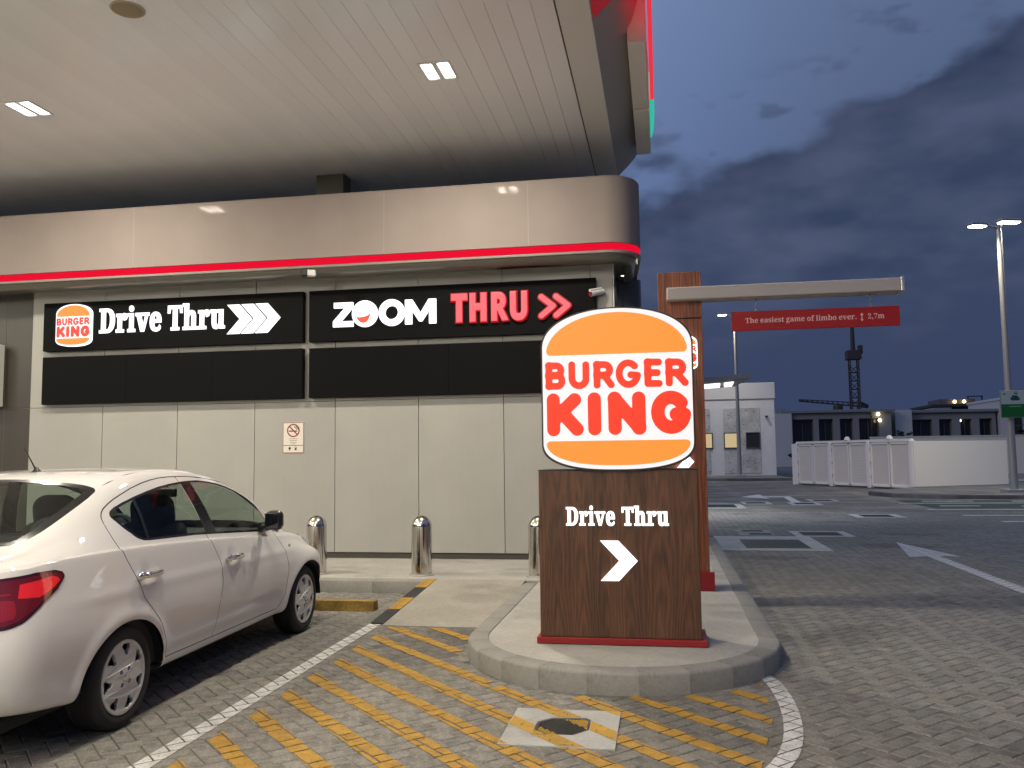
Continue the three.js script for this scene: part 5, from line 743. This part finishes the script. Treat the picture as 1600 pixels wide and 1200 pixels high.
  part('antenna', [lathe([[0.032, 0], [0.030, 0.010], [0.016, 0.022], [0.010, 0.036], [0, 0.04]], 20).scale(0.8, 1, 1.5).translate(0, 1.424, -0.30), bar([0, 1.445, -0.295], [-0.02, 1.58, -0.215], 0.0055, 8, 0.0022)], M.blackPlastic, car);
  // wheels
  const tyreP = []; { const w = 0.096; for (const [r, x] of [[0.195, -w + 0.016], [0.205, -w + 0.006], [0.235, -w - 0.002], [0.262, -w + 0.004], [0.277, -w + 0.020], [0.284, -w + 0.042], [0.286, 0], [0.284, w - 0.042], [0.277, w - 0.020], [0.262, w - 0.004], [0.235, w + 0.002], [0.205, w - 0.006], [0.195, w - 0.016]]) tyreP.push([r, x]); }
  const tyre = lathe(tyreP, 64).rotateZ(-Math.PI / 2), capM = phys([0.52, 0.515, 0.505], 0.38, { metalness: 0.25, clearcoat: 0.3 }), rub = std([0.017, 0.016, 0.016], 0.8);
  const grooves = [-0.045, -0.015, 0.015, 0.045].map((x) => new THREE.TorusGeometry(0.2865, 0.0018, 4, 64).rotateY(Math.PI / 2).translate(x, 0, 0));
  const cs = new THREE.Shape(); cs.absarc(0, 0, 0.205, 0, Math.PI * 2);
  for (let i = 0; i < 7; i++) { const f0 = strokesF([[[0.150, 0], [0.166, 0.018]], [[0.150, 0], [0.166, -0.018]], [[0.166, -0.018], [0.166, 0.018]], [[0.132, 0], [0.15, 0]]], 0.013, 0.012), a = (i + 0.5) / 7 * Math.PI * 2, f = (x, y) => f0(x * Math.cos(a) + y * Math.sin(a), -x * Math.sin(a) + y * Math.cos(a)); const l = contourShapes(f, -0.2, -0.2, 0.2, 0.2, 160)[0].pts; cs.holes.push(new THREE.Path(l.map((p) => new THREE.Vector2(...p)).reverse())); }
  for (let i = 0; i < 4; i++) { const p = new THREE.Path(), a = (i + 0.5) * Math.PI / 2; p.absarc(0.05 * Math.cos(a), 0.05 * Math.sin(a), 0.0125, 0, Math.PI * 2, true); cs.holes.push(p); }
  let cap = extr(cs, 0.012, 0.004, 3); cap = flat(cap); { const p = cap.attributes.position; for (let i = 0; i < p.count; i++) { const r = Math.hypot(p.getX(i), p.getY(i)); p.setZ(i, p.getZ(i) + 0.020 * (1 - Math.pow(r / 0.205, 2)) + 0.010 * Math.exp(-Math.pow((r - 0.196) / 0.012, 2))); } cap.computeVertexNormals(); }
  const well = (y, s) => { const A = []; for (let i = 0; i <= 30; i++) { const a = Math.PI * i / 30; A.push([0.415 * Math.cos(a), 0.265 + 0.355 * Math.sin(a)]); } const sh = shapeOf(A); const p = []; const g = extr(sh, 0.012).rotateY(-Math.PI / 2); const pos = [], idx = []; A.forEach(([a, b]) => { pos.push(0.42, b, a, 0.80, b, a); }); for (let i = 0; i < 30; i++) idx.push(2 * i, 2 * i + 1, 2 * i + 2, 2 * i + 1, 2 * i + 3, 2 * i + 2); const t = new THREE.BufferGeometry(); t.setAttribute('position', new THREE.Float32BufferAttribute(pos, 3)); t.setIndex(idx); t.computeVertexNormals(); const o = flat([t, g.translate(0.42, 0, 0)]); if (y < 0) o.scale(-1, 1, 1); return o.translate(0, 0, -s); };
  for (const [s, y] of [[0, 1], [2.62, 1], [0, -1], [2.62, -1]]) {
    const w = new THREE.Group(); w.name = 'wheel'; w.position.set(y * 0.725, 0.2845, -s); if (y < 0) w.rotation.y = Math.PI; w.rotation.x = s ? 0.35 : 0.12; car.add(w);
    part('tyre', [tyre, ...grooves], rub, w); part('rim', [lathe([[0.19, 0.0], [0.197, 0.07], [0.203, 0.083], [0.209, 0.082]], 48).rotateZ(-Math.PI / 2), new THREE.CylinderGeometry(0.195, 0.195, 0.02, 40).rotateZ(Math.PI / 2).translate(0.035, 0, 0)], std([0.03, 0.03, 0.03], 0.5), w);
    part('hub_cap', cap.clone().rotateY(Math.PI / 2).translate(0.070, 0, 0), capM, w); part('badge', lathe([[0.026, 0], [0.022, 0.006], [0, 0.008]], 24).rotateZ(-Math.PI / 2).translate(0.106, 0, 0), phys([0.6, 0.6, 0.6], 0.2, { metalness: 0.8 }), w);
    const L = part('wheel_well', [well(y, s)], dark, car);
  }
  // floor pan, bumpers' undersides and the cabin
  part('floor_pan', [rbox(-0.66, 0.66, 0.19, 0.27, 0.80, -3.15, 0.03), box(-0.44, 0.44, 0.25, 0.62, 0.72, 0.38), box(-0.6, 0.6, 0.27, 0.8, -2.35, -3.0)], dark, car);
  part('exhaust', bar([-0.42, 0.24, 0.5], [-0.42, 0.24, 0.88], 0.026, 14), M.greyMetal, car);
  for (const sd of [1, -1]) part('door_card', box(sd * 0.735, sd * 0.755, 0.27, 0.93, 0.35, -2.2), hard, car);
  part('parcel_shelf', [box(-0.68, 0.68, 0.93, 0.95, 0.52, 0.02)], cloth, car);
  const seat = (x, s, w, tall) => [new RoundedBoxGeometry(w, 0.16, 0.50, 3, 0.06).translate(x, 0.50, -(s + 0.30)), new RoundedBoxGeometry(w * 0.92, 0.57, 0.14, 5, 0.068).translate(0, 0.285, 0).rotateX(0.30).translate(x, 0.52, -s - 0.06), ...(tall ? [new RoundedBoxGeometry(0.30, 0.27, 0.18, 7, 0.088).rotateX(0.15).translate(x, 1.125, -s + 0.10), box(x - 0.06, x - 0.045, 1.02, 1.14, -s + 0.12, -s + 0.135), box(x + 0.045, x + 0.06, 1.02, 1.14, -s + 0.12, -s + 0.135)] : [])];
  for (const x of [-0.37, 0.37]) part('front_seat', seat(x, 1.09, 0.52, true), cloth, car);
  part('rear_seat', [...seat(0, 0.10, 1.24, false), ...[-0.38, 0.38].map((x) => new THREE.SphereGeometry(1, 28, 18).scale(0.14, 0.105, 0.06).translate(x, 1.075, 0.05))], cloth, car);
  part('dashboard', [rbox(-0.70, 0.70, 0.62, 0.92, -1.85, -2.35, 0.06), rbox(-0.62, -0.16, 0.88, 0.98, -1.88, -2.05, 0.04)], hard, car);
  part('steering_wheel', [new THREE.TorusGeometry(0.18, 0.016, 10, 36), bar([-0.17, 0, 0], [0.17, 0, 0], 0.016), bar([0, 0, 0], [0, -0.17, 0], 0.016), new THREE.SphereGeometry(0.05, 14, 10).scale(1, 1, 0.5)].map((g) => g.rotateX(-0.45).translate(-0.37, 0.90, -1.66)), hard, car);
  part('rear_view_mirror', [rbox(-0.13, 0.13, 1.205, 1.275, -1.70, -1.73, 0.02), bar([0, 1.25, -1.72], [0, 1.28, -1.80], 0.012)], M.blackPlastic, car);
  part('plate', rbox(-0.26, 0.26, 0.62, 0.74, 0.965, 0.985, 0.004), std([0.7, 0.7, 0.68], 0.5), car);
}

camera.aspect = 4 / 3; camera.far = 1500; camera.updateProjectionMatrix();
renderer.render(scene, camera);
